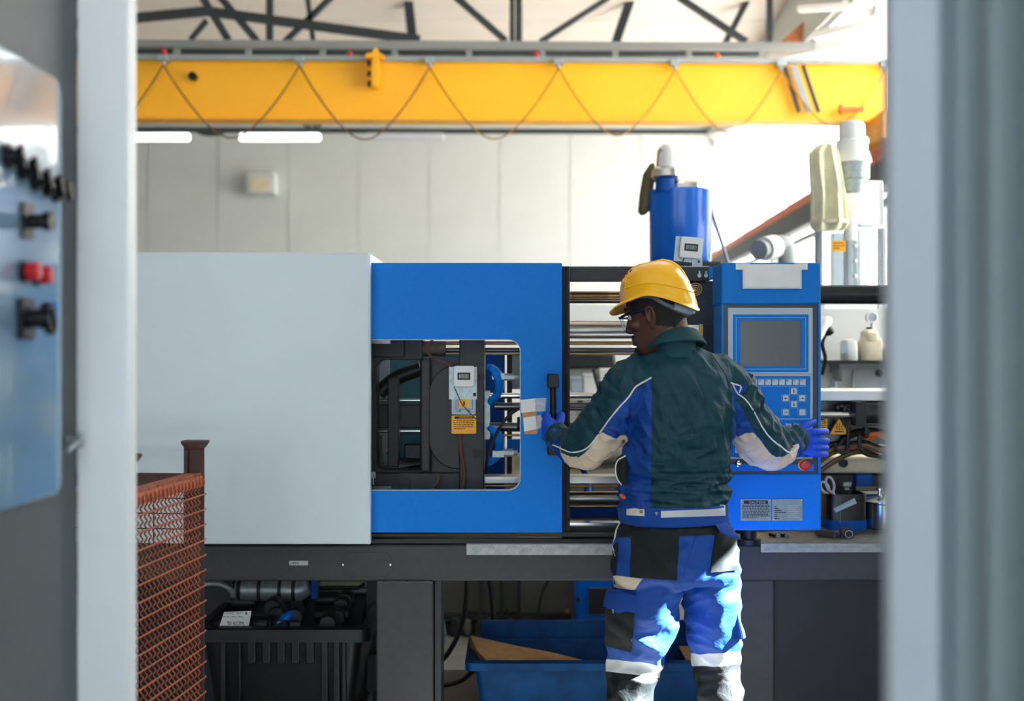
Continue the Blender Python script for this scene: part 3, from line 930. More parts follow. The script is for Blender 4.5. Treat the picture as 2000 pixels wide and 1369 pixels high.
obj('side_panel', box(PX(120, DBED), PX(385, DBED), DBED + .6, DBED + .63, 0, PZ(1133, DBED)), M['bed_panel'], mc)  # dark panel added to keep bright floor from showing behind the basket
obj('weld_bead', tube([P(x, 1136.5 + R.uniform(-.8, .8), DBED - .002) for x in range(737, 846, 4)], .0035, 6), M['dark_steel'], mc, smooth=True)
# recessed rails between bed and door
obj('slide_channel', box(PX(723, 4.8), PX(1400, 4.8), DBED + .03, 5.55, PZ(1062, DBED), PZ(1058, DBED) + .004), M['cast_black'], mc)
obj('slide_rail', join(pbox(715, 1043, 1400, 1048, DD + .03, .05), pbox(715, 1053, 1400, 1061, DD + .02, .03)), M['cast_black'], mc)
obj('lower_rail', join(pbox(1113, 1021, 1400, 1028, DF, .06)), M['chrome'], mc)
obj('lower_rail_base', pbox(1100, 1028, 1400, 1056, DF - .02, .12), M['cast_black'], mc)
# white cover
cv = obj('white_cover', pbox(-120, 494, 721, 1063, DW, .045), M['cover_white'], mc, bevel=.006, seg=3)
obj('cover_top', box(PX(-120, DW), PX(721, DW), DW + .045, DW + 1.05, PZ(494, DW) - .03, PZ(494, DW)), M['cover_white'], cv)
obj('cover_back', box(PX(-120, DW), PX(721, DW), DW + 1.0, DW + 1.05, PZ(1063, DW), PZ(494, DW) - .03), M['cover_white'], cv)
obj('cover_dark_box', box(PX(600, DW), PX(640, DW), DW + .05, DW + 1.0, PZ(1060, DW), PZ(494, DW) - .035), M['cast_black'], mc)  # black box added so the inside of the white cover stays dark
obj('hose', tube(spline([P(1105, 845, 5.5), P(1120, 834, 5.5), P(1150, 815, 5.5), P(1240, 790, 5.45), P(1345, 780, 5.3)], 6), 8 / FPX * 5.5, 10), M['machine_blue_dark'], mc, smooth=True)
obj('hose', tube(spline([P(1134, 870, 5.5), P(1136, 905, 5.5), P(1146, 934, 5.5), P(1150, 992, 5.42)], 6), 7 / FPX * 5.5, 10), M['machine_blue_dark'], mc, smooth=True)
obj('cover_edge', join(pbox(716.5, 496, 723, 1063, DW + .004, .04), pbox(-120, 492.5, 719, 495.5, DW + .01, .06)), M['cover_white'], cv, bevel=.002)
# sliding door with window
def pr_(x0, y0, x1, y1, r, d): return rrect(PX(x0, d), PX(x1, d), PZ(y1, d), PZ(y0, d), r)
dr = obj('sliding_door', ringprism(pr_(712, 515, 1098, 1040, .004, DD), pr_(718, 662.5, 1017, 958.5, (.004, .045, .045, .004), DD), DD, DD + .035), M['machine_blue'], mc, bevel=.002)
obj('window_lip', ringprism(pr_(718, 661.5, 1018, 959.5, (.004, .046, .046, .004), DD), pr_(720, 664, 1015.5, 957, (.003, .044, .044, .003), DD), DD + .006, DD + .034), M['galvanised'], dr)
obj('top_fold', pbox(722, 513.5, 1097, 516, DD + .001, .035), M['machine_blue'], dr)
obj('door_seal', join(*[tube([P(x, 521, DD + .02), P(x, 1036, DD + .02)], .0075, 8) for x in (1101.5, 1108.5)]), M['black_rubber'], dr, smooth=True)
obj('seal_channel', pbox(1098, 520, 1113, 1037, DD + .024, .025), M['black_rubber'], dr)
hd = []
hd.append(tube([P(1080.5, 738, DD - .075), P(1080.5, 882, DD - .075)], .0125, 16))
obj('handle', join(*hd), M['black_plastic'], dr, smooth=True)
for ya, yb in ((731, 757), (865, 889)):
    obj('handle_mount', join(prism(rrect(PX(1069.5, DD - .08), PX(1091.5, DD - .08), PZ(yb, DD - .08), PZ(ya, DD - .08), .005), DD - .095, DD + .0)), M['black_plastic'], dr, bevel=.003)
# platens, tie bars, rails
ty = 5.04
def hbar(x0, x1, yc, r, d, n=20): return cyl(P(x0, yc, d), Vector((PX(x1, d), d, PZ(yc, d))), r / FPX * d, n)
obj('top_beam', pbox(1113, 521, 1386, 548, DF - .02, .10), M['cast_dark'], mc, bevel=.002)
obj('top_beam_edge', pbox(1113, 519.5, 1386, 521.5, DF - .015, .09), M['galvanised'], mc)
tb = obj('tie_bar', hbar(700, 1370, 645, 16.5, ty), M['steel'], mc, smooth=True)
obj('tie_bar', hbar(700, 1370, 973, 13, ty), M['steel'], mc, smooth=True)
obj('tie_bar_rail', join(pbox(945, 930, 1400, 945, ty - .06, .10)), M['steel'], mc, bevel=.003)
obj('tie_bar_rail', join(pbox(945, 627, 1400, 632, ty + .02, .06)), M['dark_steel'], mc, bevel=.003)
obj('guide_rod', hbar(700, 1370, 670, 3.6, ty + .02), M['bronze'], mc, smooth=True)
obj('guide_rod', hbar(700, 1370, 684, 5.0, ty + .03), M['dark_steel'], mc, smooth=True)
obj('guide_rod', hbar(700, 1370, 691.5, 2.0, ty + .02), M['bronze'], mc, smooth=True)
obj('guide_rod', hbar(940, 1370, 949, 2.2, ty - .05), M['bronze'], mc, smooth=True)
obj('guide_rod', hbar(940, 1400, 989, 2.4, ty - .05), M['bronze'], mc, smooth=True)
obj('back_plate', pbox(1113, 990, 1400, 1024, 5.4, .04), M['machine_blue_dark'], mc)
th = obj('threaded_rod', hbar(1100, 1340, 578, 9, ty - .08), M['bronze'], mc, smooth=True)
obj('thread', join(*[lathe([(8.8 / FPX * ty, 0), (10.2 / FPX * ty, .0012), (8.8 / FPX * ty, .0024)], (PX(1116 + i * 1.8, ty - .08), ty - .08, PZ(578, ty - .08)), 16, 'x') for i in range(40)]), M['steel'], mc)
obj('guide_rod', hbar(1100, 1340, 590, 2.6, ty - .05), M['cast_black'], mc, smooth=True)
fp = obj('fixed_platen', join(pbox(1338, 549, 1397, 1040, DF + .06, .5)), M['cast_dark'], mc, bevel=.006)
obj('platen_step', pbox(1372, 634, 1397, 1030, DF + .045, .05), M['cast_black'], mc)
obj('wear_strip', pbox(1366, 633, 1373, 720, DF + .03, .04), M['brass'], mc)
sb = obj('steel_block', pbox(1325, 634, 1366, 665, DF + .03, .06), M['steel'], mc, bevel=.002)
obj('bolt', disc(P(1353.5, 647, DF + .02), 5.5 / FPX * DF, .02, 16), M['cast_black'], sb)
obj('pulley', join(*[tube([P(1358 + r * math.cos(a), 565 + r * math.sin(a), DF + .04) for a in np.linspace(0, 2 * PI, 25)[:-1]], .0035, 6, True) for r in (4, 8, 12)],
                   disc(P(1358, 565, DF + .045), 11 / FPX * DF, .03, 20)), M['bronze'], mc, smooth=True)
for x in (1366, 1379):
    obj('grease_nipple', join(cyl(P(x, 529, DF - .026), P(x, 536, DF - .026), .004, 10), disc(P(x, 538, DF - .034), .0075, .012, 14)), M['galvanised'], mc, smooth=True)
obj('hinge_arm', join(pbox(1385, 521, 1402, 538, DF - .02, .06), pbox(1385, 540, 1394, 545, DF - .03, .06)), M['machine_blue'], mc)
# moving platen and toggle seen through the door window
mp = obj('moving_platen', pbox(897, 655, 945.5, 970, 4.94, .26), M['cast_dark'], mc, bevel=.004)
obj('t_slot', join(pbox(934, 731, 946, 742, 4.935, .02), pbox(924, 876, 946, 894, 4.935, .02)), M['ink'], mp)
obj('ram_housing', lathe([(.030, 0), (.036, .005), (.036, .03), (.030, .035), (.030, .2)], P(771, 681, 5.03), 28, 'x'), M['cast_tan'], mc, smooth=True)
obj('toggle_frame', ringprism(pr_(716, 655, 826, 970, .004, 5.0), pr_(735, 703, 822, 918, (.03, .004, .004, .03), 5.0), 5.0, 5.12), M['cast_dark'], mc, bevel=.004)
obj('toggle_top', pbox(716, 655, 790, 698, 4.985, .1), M['cast_black'], mc, bevel=.004)
obj('toggle_block', pbox(820, 699, 842, 924, 4.96, .16), M['cast_dark'], mc, bevel=.01)
obj('toggle_web', pbox(840, 700, 898, 925, 4.99, .1), M['cast_dark'], mc)
obj('toggle_hollow_shade', prism(rrect(PX(838, 4.97), PX(898, 4.97), PZ(916, 4.97), PZ(712, 4.97), (.115, .004, .004, .115), 12), 4.962, 5.0), M['cast_black'], mc, bevel=.012, seg=4)  # raised black plate painted in for the shade of the curved hollow
bb = obj('toggle_base', pbox(716, 924, 898, 975, 4.95, .16), M['cast_dark'], mc, bevel=.004)
obj('base_plug', disc(P(790, 945, 4.94), 11 / FPX * 4.94, .012, 24), M['cast_black'], bb)
obj('link_arm', pbox(757, 738, 779, 912, 5.08, .05), M['cast_dark'], mc, bevel=.004)
obj('link_arm', tube(spline([P(740, 768, 5.14), P(775, 738, 5.14), P(822, 720, 5.14)], 6), [.03] * 13, 10), M['cast_black'], mc, smooth=True)
obj('link_arm', tube(spline([P(760, 880, 5.14), P(785, 905, 5.14), P(822, 905, 5.14)], 6), [.016] * 13, 10), M['cast_black'], mc, smooth=True)
obj('ejector_block', pbox(728, 790, 822, 836, 5.16, .1), M['cast_black'], mc, bevel=.004)
obj('ejector_rod', hbar(728, 822, 782, 3.0, 5.13), M['chrome'], mc, smooth=True)
obj('ejector_rod', hbar(728, 822, 842, 3.2, 5.13), M['chrome'], mc, smooth=True)
obj('cylinder_head', pbox(790, 868, 822, 896, 5.14, .08), M['cast_black'], mc, bevel=.004)
obj('inner_rail', pbox(723, 664, 762, 671, 4.97, .03), M['steel'], mc)
obj('inner_rail', pbox(723, 950, 764, 958, 4.945, .03), M['steel'], mc)
obj('limit_switch', join(pbox(723, 922, 733, 934, 4.93, .02), cyl(P(729, 934, 4.93), P(729, 947, 4.93), .004)), M['galvanised'], mc)
for i in range(4):
    obj('cable', tube(spline([P(735 + i * 3, 850, 5.1), P(736 + i * 3, 880, 5.1), P(737 + i * 5, 905 + i * 2, 5.1), P(775, 913 - i * 1.5, 5.1), P(822, 904 + i, 5.12)], 6), .0035, 6), M['hose_black'], mc, smooth=True)
obj('back_cover', pbox(728, 690, 905, 970, 5.42, .02), M['denim'], mc)
obj('back_post', pbox(741, 690, 760, 930, 5.38, .03), M['panel_grey'], mc)
# mould clamps, rods
obj('blue_backdrop', pbox(940, 692, 986, 970, 5.5, .04), M['machine_blue_dark'], mc)
obj('backdrop_post', join(pbox(990, 690, 1000, 935, 5.46, .04)), M['cast_dark'], mc)
obj('grey_backdrop', pbox(1000, 690, 1030, 760, 5.5, .04), M['rail_grey'], mc)
obj('blue_bar', pbox(990, 858, 1030, 884, 5.44, .04), M['machine_blue'], mc)
def arc_clamp(cx, cy, a0, a1, rr, w):
    pts = [P(cx + rr * math.cos(a), cy + rr * 1.25 * math.sin(a), 4.99 + .02 * math.sin(3 * a)) for a in np.linspace(a0, a1, 14)]
    r = [w * (.55 + .45 * math.sin(PI * (k + 1.5) / 16)) for k in range(14)]
    return tube(pts, r, 12, flat=1.6)
cl = obj('mould_clamp', arc_clamp(948, 750, -1.35, 1.25, 28, .017), M['machine_blue'], mc, smooth=True)
obj('clamp_bolt', join(pbox(961, 729, 985, 741, 4.96, .03), cyl(P(985, 736, 4.98), P(1004, 737, 4.98), .014, 6), cyl(P(1004, 737.5, 4.98), P(1013, 738, 4.98), .009, 12)), M['galvanised'], cl)
cl2 = obj('mould_clamp', arc_clamp(948, 868, -1.2, 1.35, 28, .017), M['machine_blue'], mc, smooth=True)
obj('clamp_bolt', join(pbox(962, 881, 984, 893, 4.96, .03), cyl(P(984, 884, 4.98), P(1003, 884, 4.98), .015, 6), cyl(P(1003, 884, 4.98), P(1011, 884, 4.98), .009, 12)), M['galvanised'], cl2)
obj('mould_plate', pbox(945, 765, 956, 858, 5.0, .14), M['galvanised'], mc)
obj('ejector_bar', hbar(956, 1200, 773, 5.5, 5.08), M['chrome'], mc, smooth=True)
obj('ejector_bar', hbar(966, 1200, 794, 8, 5.05), M['dark_steel'], mc, smooth=True)
obj('ejector_bar', hbar(956, 1200, 834, 9, 5.05), M['dark_steel'], mc, smooth=True)
obj('ejector_bar', hbar(982, 1200, 850, 2.5, 5.04), M['bronze'], mc, smooth=True)
obj('rod_collar', cyl(P(1010, 828, 5.05), P(1024, 828, 5.05), 14 / FPX * 5.05, 16), M['cast_black'], mc, smooth=True)
# signs on the moving platen
sp = obj('instruction_plate', prism(rrect(PX(882, 4.93), PX(929, 4.93), PZ(809.5, 4.93), PZ(774, 4.93), .003), 4.93, 4.935), M['plate_metal'], mc)
obj('plate_symbol', join(pbox(896, 779, 917, 796, 4.929, .002)), M['yellow_sign'], sp)
obj('plate_lines', join(*[pbox(x0, y0, x1, y1, 4.9285, .002) for x0, y0, x1, y1 in ((890, 777, 891, 800), (922, 777, 923, 800), (894, 777, 895, 796), (890, 799, 923, 799.7), (905, 783.5, 908, 791), (891, 803, 899, 804), (911, 803, 920, 804), (897, 801, 900, 803.4), (914, 801, 917, 803.4))]), M['ink'], sp)
ws = obj('warning_sign', prism(rrect(PX(882, 4.93), PX(930, 4.93), PZ(847, 4.93), PZ(811.5, 4.93), .003), 4.93, 4.935), M['yellow_sign'], mc)
obj('sign_header', pbox(888, 813.2, 925, 818, 4.929, .002), M['ink'], ws)
obj('sign_lettering', text_geo('WARNING', 896.5, 817.3, 4.9285, 3.0, wscale=1.25), M['yellow_sign'], ws)
obj('sign_print', dashes(885, 820.5, 927, 840, 4.93, 5, .42), M['ink'], ws)
for x, y in ((884, 776), (927, 776), (884, 807.5), (927, 807.5), (884, 814), (928, 814), (884, 845), (928, 845)):
    obj('rivet', ellip(P(x, y, 4.929), .003, .002, .003, 8, 6), M['chrome'], sp if y < 810 else ws, smooth=True)
# cables and hoses in the window
obj('hose', tube(spline([P(846, 664, 4.93), P(836, 672, 4.93), P(835, 686, 4.93), P(846, 699, 4.93), P(866, 707, 4.93), P(881, 715, 4.93)], 6), .0045, 8), M['hose_brown'], mc, smooth=True)
obj('hose', tube(spline([P(898, 847, 4.925), P(900, 880, 4.925), P(907, 925, 4.925), P(903, 958, 4.925)], 6), .006, 8), M['hose_brown'], mc, smooth=True)
obj('hose', tube(spline([P(858, 928, 4.925), P(854, 942, 4.925), P(842, 957, 4.925)], 5), .004, 8), M['hose_brown'], mc, smooth=True)
obj('hose', tube(spline([P(1030, 795, 4.86), P(1012, 799, 4.88), P(990, 816, 4.88), P(968, 850, 4.88), P(953, 890, 4.88), P(948, 925, 4.9)], 6), .0062, 8), M['hose_black'], mc, smooth=True)
obj('sensor_wire', tube(spline([P(887, 755, 4.885), P(896, 776, 4.92), P(903, 790, 4.922), P(920, 809, 4.922), P(938, 828, 4.925), P(946, 848, 4.93)], 5), .0016, 6), M['hose_black'], mc, smooth=True)

# control cabinet
cc = obj('control_cabinet', join(pbox(1409, 513, 1603, 594, DP, .2), pbox(1409, 925, 1604, 1036, DP, .2), pbox(1409, 594, 1603, 925, DP + .022, .178)), M['machine_blue'], mc, bevel=.006)
obj('cabinet_cheek', join(pbox(1409, 594, 1413, 925, DP + .003, .02), pbox(1598, 594, 1603, 925, DP + .003, .02)), M['machine_blue'], cc)
obj('bezel', pbox(1413, 594, 1598, 925, DP + .012, .012), M['navy_trim'], cc)
obj('display_frame', ringprism(pr_(1422.5, 601, 1588, 729, .002, DP), pr_(1432, 614, 1580, 727, .002, DP), DP + .006, DP + .014), M['panel_grey'], cc)
obj('display_border', ringprism(pr_(1432, 614, 1580, 727, .001, DP), pr_(1446, 625.5, 1565.5, 715, .001, DP), DP + .007, DP + .014), M['machine_blue'], cc)
obj('display_line', ringprism(pr_(1438, 619.5, 1575, 721.5, .001, DP), pr_(1439.2, 620.7, 1573.8, 720.3, .001, DP), DP + .0062, DP + .0075), M['key_line'], cc)
obj('screen', pbox(1446, 625.5, 1565.5, 715, DP + .011, .004), M['screen_grey'], cc)
obj('keypad_frame', ringprism(pr_(1422.5, 731, 1588, 897, .002, DP), pr_(1428, 734.5, 1583.5, 893, .002, DP), DP + .006, DP + .014), M['panel_grey'], cc)
obj('keypad', pbox(1428, 734.5, 1583.5, 893, DP + .008, .006), M['machine_blue'], cc)
obj('keypad_divider', join(pbox(1428, 817.5, 1583.5, 819, DP + .007, .002), pbox(1422.5, 728.6, 1588, 730, DP + .005, .002)), M['panel_grey'], cc)
obj('lower_strip', pbox(1424, 907, 1590, 920, DP + .008, .006), M['machine_blue'], cc)
kl = DP + .004
def keyg(cx, cy, s=11): return prism(rrect(PX(cx - s / 2, kl), PX(cx + s / 2, kl), PZ(cy + s / 2, kl), PZ(cy - s / 2, kl), .0012, 3), kl, kl + .005)
keys = []
for i in range(10): keys.append((1460 + (i - 1) * 13.45, 746.5, 'F%d' % (i + 1)))
keys[9] = (keys[9][0], 746.5, 'F10')
for r_, row in enumerate((('7', '8', '9'), ('4', '5', '6'), ('1', '2', '3'), ('0', '.', '-'))):
    for c_, ch in enumerate(row): keys.append((1449.5 + c_ * 14, 764.3 + r_ * 13.7, ch))
keys += [(1550.5, 764, 'up'), (1534.8, 777.7, 'left'), (1566.8, 777.7, 'right'), (1550.8, 789.6, 'down'), (1534.8, 805, 'OK'), (1566.8, 805, 'C')]
for i, x in enumerate((1441, 1457, 1473, 1505, 1540.3, 1556)): keys.append((x, 833, 'dot'))
for r_ in range(3):
    for i in range(9): keys.append((1441 + i * 15.4, 851 + r_ * 14.2, 'fn'))
inkG, redG, yelG = [], [], []
kt = kl - .0005
for (x, y, ch) in keys:
    obj('key', keyg(x, y), M['key_grey'], cc)
    if ch[0] == 'F': inkG.append(text_geo(ch, x - 4.6, y - 1.2, kt, 3.2))
    elif ch == 'OK': inkG.append(text_geo('OK', x, y + 1.8, kt, 3.8, 'CENTER'))
    elif ch == 'C': redG.append(text_geo('C', x, y + 2, kt, 4.2, 'CENTER'))
    elif ch in ('up', 'down', 'left', 'right'):
        a = {'up': 0, 'down': PI, 'left': -PI / 2, 'right': PI / 2}[ch]
        sh_ = [(0, -3.6), (2.2, -.4), (.7, -.4), (.7, 3.6), (-.7, 3.6), (-.7, -.4), (-2.2, -.4)]
        inkG.append(pprism([(x + p * math.cos(a) - q * math.sin(a), y + p * math.sin(a) + q * math.cos(a)) for p, q in sh_], kt, .001))
    elif ch == 'dot':
        inkG.append(ringprism(pr_(x - 3, y - 3, x + 3, y + 3, .004, kt), pr_(x - 2.3, y - 2.3, x + 2.3, y + 2.3, .003, kt), kt, kt + .001))
        inkG.append(disc(P(x, y, kt), 1 / FPX * kt, .001, 10))
    elif ch == 'fn':
        yelG.append(join(pbox(x - 2.4, y - 2, x - .6, y + 2.4, kt, .001), pbox(x + .4, y - 1, x + 2.6, y + 2.4, kt, .001)))
    else: inkG.append(text_geo(ch, x - 4, y - .8, kt, 3.2)); inkG.append(pbox(x - .5, y + 2.6, x + 4, y + 3.6, kt, .001))
obj('key_lettering', join(*inkG), M['ink'], cc)
obj('key_lettering', join(*redG), M['ink_red'], cc)
obj('key_symbols', join(*yelG), M['ink_yellow'], cc)
lg = []
def outl(x0, y0, x1, y1): lg.append(ringprism(pr_(x0, y0, x1, y1, .0008, kl), pr_(x0 + .7, y0 + .7, x1 - .7, y1 - .7, .0006, kl), DP + .0066, DP + .009))
outl(1436, 738.5, 1574, 755); outl(1440, 756, 1486, 813)
for x, y in ((1550.5, 764), (1534.8, 777.7), (1566.8, 777.7), (1550.8, 789.6), (1534.8, 805), (1566.8, 805)): outl(x - 8, y - 7.5, x + 8, y + 7.5)
outl(1533, 826, 1564, 841); outl(1433, 843.5, 1574, 889)
obj('keypad_lines', join(*lg), M['key_line'], cc)
es = obj('stop_button', lathe([(.0135, 0), (.0135, -.012), (.0175, -.016), (.0185, -.026), (.016, -.032), (.010, -.033)], P(1570, 907.5, DP + .008), 28, 'y'), M['red_plastic'], cc, smooth=True)
obj('stop_button_ring', lathe([(.0205, 0), (.0205, -.004), (.017, -.006)], P(1569, 908, DP + .008), 28, 'y'), M['yellow_sign'], cc, smooth=True)
obj('key_switch', lathe([(.011, 0), (.011, -.004), (.0075, -.006), (.0075, -.014), (.003, -.015)], P(1442, 905.5, DP + .008), 24, 'y'), M['chrome'], cc, smooth=True)
# plates on the cabinet foot
cp = obj('caution_plate', pbox(1446.5, 975, 1506, 1017, DP - .003, .003), M['plate_metal'], cc)
obj('caution_header', pbox(1452.5, 977.5, 1500, 984, DP - .0036, .001), M['ink'], cc)
obj('caution_lettering', text_geo('CAUTION', 1463, 982.8, DP - .004, 3.6, wscale=1.35), M['panel_grey'], cc)
obj('caution_print', dashes(1449.5, 985.8, 1503.5, 1013, DP - .0032, 9, .5), M['ink'], cc)
obj('rating_plate', pbox(1508, 975, 1567.5, 1017, DP - .003, .003), M['plate_metal'], cc)
obj('rating_print', join(*[pbox(1513, 989 + i * 3.7, 1513 + w_, 990.4 + i * 3.7, DP - .0036, .001) for i, w_ in enumerate((4, 8, 13, 22, 4, 6))],
                         pbox(1513.5, 1011.5, 1518, 1014, DP - .0036, .001), pbox(1519.5, 1011.5, 1521.5, 1014, DP - .0036, .001)), M['ink'], cc)
obj('rating_fields', join(*[pbox(1539, 979 + i * 3.7 + 8, 1561 - (i % 3) * 3, 980.5 + i * 3.7 + 8, DP - .0036, .001) for i in range(7)]), M['aluminium'], cc)
for x, y in ((1448.5, 977), (1504, 977), (1448.5, 1015), (1504, 1015), (1510, 977), (1565.5, 977), (1510, 1015), (1565.5, 1015)):
    obj('rivet', ellip(P(x, y, DP - .0035), .0028, .002, .0028, 8, 6), M['chrome'], cc, smooth=True)
obj('cabinet_foot', lathe([(.045, PZ(1062, 4.75)), (.045, PZ(1052, 4.75)), (.03, PZ(1050, 4.75)), (.03, PZ(1034, 4.75))], (PX(1462, 4.75), 4.75, 0), 24), M['cast_black'], mc, smooth=True)

# right of the cabinet: injection unit
obj('injection_beam', hbar(1590, 1900, 575, 17.5, 4.92), M['cast_black'], mc, smooth=True)
obj('injection_beam_strip', join(pbox(1600, 557, 1900, 566, 4.9, .06), pbox(1600, 592, 1900, 594, 4.9, .03)), M['dark_steel'], mc)
DI = 5.0
obj('carriage_plate', box(PX(1560, DI), PX(1900, DI), DI - .05, DI + .35, PZ(782, DI), PZ(763, DI)), M['body_white'], mc, bevel=.004)
obj('carriage_body', pbox(1560, 782, 1900, 868, DI + .06, .22), M['dark_steel'], mc, bevel=.004)
obj('piston_rod', hbar(1590, 1664, 810, 6.5, DI - .06), M['chrome'], mc, smooth=True)
obj('cylinder', hbar(1664, 1900, 808, 20, DI - .04), M['cast_black'], mc, smooth=True)
obj('cylinder_rod', hbar(1690, 1900, 789, 3, DI - .05), M['dark_steel'], mc, smooth=True)
obj('cylinder_rod', hbar(1690, 1900, 828, 3, DI - .05), M['dark_steel'], mc, smooth=True)
obj('hose_fitting', join(*[cyl(P(x, 797 - i, DI - .03), P(x + 6, 796 - i, DI - .03), .016 - .001 * i, 12) for i, x in enumerate((1632, 1640, 1648, 1656))],
                         *[ellip(P(x, 800, DI - .06), .012, .012, .012, 10, 6) for x in (1650, 1658, 1666)], pbox(1654, 822, 1664, 834, DI - .05, .03)), M['cast_black'], mc, smooth=True)
jb = obj('junction_box', pbox(1671, 785, 1693, 832, DI - .12, .08), M['bed_panel'], mc, bevel=.003)
obj('cable_gland', join(*[lathe([(r / FPX * DI, PZ(y, DI)) for r, y in ((4, 853), (6, 849), (5, 846), (8, 842), (8, 838), (6, 836), (6, 831))], (PX(x, DI), DI - .08, 0), 14) for x in (1680,)]), M['cast_black'], mc, smooth=True)
obj('cable', tube(spline([P(1679, 850, DI - .08), P(1679, 868, DI - .08), P(1688, 884, DI - .08), P(1715, 891, DI - .06), P(1800, 893, DI - .04)], 6), .0085, 8), M['hose_black'], mc, smooth=True)
obj('cable', tube([P(1658, 834, DI - .02), P(1657, 850, DI - .02), P(1655, 880, DI - .02)], .008, 8), M['hose_black'], mc, smooth=True)
hs = obj('hot_surface_sign', prism([(PX(x, DI - .01), PZ(y, DI - .01)) for x, y in ((1619, 849.5), (1639, 815), (1659.5, 849.5))], DI - .01, DI + .005), M['yellow_sign'], mc)
obj('sign_symbol', join(pbox(1630, 842, 1648, 844, DI - .012, .002),
                        *[tube([P(x, 826.5, DI - .011), P(x + 1.8, 830, DI - .011), P(x - 1, 834, DI - .011), P(x + 1.6, 838, DI - .011), P(x + .5, 840, DI - .011)], .0014, 6) for x in (1634, 1639, 1644)]), M['ink'], hs)
obj('sign_border', join(*[bar(P(a[0], a[1], DI - .011), P(b_[0], b_[1], DI - .011), .0022, .002) for a, b_ in (((1619, 849), (1639, 815.5)), ((1639, 815.5), (1659, 849)), ((1659, 849), (1619, 849)))]), M['ink'], hs)
ys = obj('notice_sign', pbox(1596, 818, 1616, 846, DI - .01, .006), M['yellow_sign'], mc)
obj('sign_print', join(pbox(1598, 818.5, 1611, 820.5, DI - .012, .002), dashes(1604, 823, 1615, 845, DI - .011, 6, .4)), M['ink'], ys)
for i, (ya, yb, x1, m_, r_) in enumerate(((905, 868, 1740, 'hose_bronze', .012), (930, 880, 1740, 'hose_bronze', .010), (895, 862, 1735, 'cast_black', .011), (912, 872, 1760, 'bronze', .008))):
    obj('hose', tube(spline([P(1590, ya, DI + .02 * i), P(1625, ya - 26, DI + .02 * i), P(1660, yb + 6, DI + .02 * i), P(1690, yb + 3, DI + .02 * i), P(x1, yb + 16, DI + .02 * i), P(1850, yb + 20, DI + .02 * i)], 6), r_, 8), M[m_], mc, smooth=True)
obj('cable_clip', tube([P(1646 + 14 * math.cos(a), 872 + 13 * math.sin(a), DI - .03) for a in np.linspace(.2, PI + .6, 10)], .006, 8), M['cast_dark'], mc, smooth=True)
for i in range(4):
    obj('heater_wire', tube(spline([P(1690 + i * 4, 858, DI + .02), P(1702 + i * 4, 846 + i * 2, DI), P(1735, 848 + i * 3, DI), P(1790, 852, DI)], 5), .0055, 6), M['pcb_orange'], mc, smooth=True)
obj('barrel_guard', tube([P(1700 + 62 * math.cos(a), 880 + 38 * math.sin(a), DI + .03) for a in np.linspace(PI, 2 * PI, 16)], .013, 8), M['cast_black'], mc, smooth=True)
obj('pump_cover', pbox(1596, 892, 1900, 925, 5.3, .2), M['body_cream'], mc, bevel=.02)
obj('pump_knob', disc(P(1648, 905, 5.28), .018, .03, 16), M['cast_black'], mc)
obj('pump_block', pbox(1600, 928, 1900, 1000, 5.34, .2), M['cast_black'], mc)
obj('pump_motor', pbox(1672, 925, 1705, 955, 5.3, .1), M['machine_blue_dark'], mc, bevel=.006)
obj('pump_valve', join(pbox(1646, 941, 1664, 951, 5.3, .05), pbox(1649, 951, 1660, 962, 5.31, .04)), M['galvanised'], mc, bevel=.004)
obj('pump_rail', pbox(1672, 950, 1900, 958, 5.28, .04), M['grey_box'], mc)
obj('shelf_edge', pbox(1684, 961, 1900, 965, 5.24, .04), M['body_cream'], mc)
obj('shelf_face', pbox(1684, 965, 1900, 975, 5.25, .03), M['machine_blue_dark'], mc)

# tread plates with raised bars
def tread(x0, x1, ytop, ybot, depth, m_top, label, seed):
    d = DBED - .012
    zt = PZ(ytop, d)
    T = empty('tread_plate', (PX((x0 + x1) / 2, d), d, zt), label, 'tread plate', 'folded aluminium tread plates')
    obj('plate_top', box(PX(x0, d), PX(x1, d), d, d + depth, zt - .003, zt), M[m_top], T)
    obj('plate_lip', box(PX(x0, d), PX(x1, d), d, d + .004, PZ(ybot, d), zt), M['aluminium'], T, bevel=.0015)
    gs = []
    x = x0 + 6
    k = 0
    while x < x1 - 12:
        for j in range(5):
            xx = x + j * 4.6
            if k % 2 == 0: a, b_ = (xx, ybot - 2), (xx + 9, ytop + 7)
            else: a, b_ = (xx + 6, ytop + 2 + 3), (xx + 13, ytop + 12)
            if k % 2: a, b_ = (xx, ytop + 3), (xx + 7, ytop + 10)
            if max(a[0], b_[0]) < x1: gs.append(tube([P(a[0], a[1], d - .0005), P((a[0] + b_[0]) / 2, (a[1] + b_[1]) / 2, d - .002), P(b_[0], b_[1], d - .0005)], [.0007, .0017, .0007], 6))
        x += 24
        k += 1
    o = obj('tread_bars', join(*gs), M['aluminium'], T, smooth=True)
    o['kind'] = 'stuff'
    return T
tread(911, 1196, 1062, 1084, .045, 'aluminium', 'patterned aluminium tread plate on the bed below the blue door', 1)
tread(1486, 1900, 1060, 1079, .56, 'aluminium_dirty', 'dirty aluminium tread plate carrying the pot and loose tools', 2)

# ------------------------------------------------------------------ things on and around the machine
ZT = PZ(1060, DBED - .012)         # top of the right tread plate
def on_top(py):                    # depth at which a point of the tread plate top shows at this height in the photo
    return (CAMZ - ZT) * FPX / (py - 684.5)
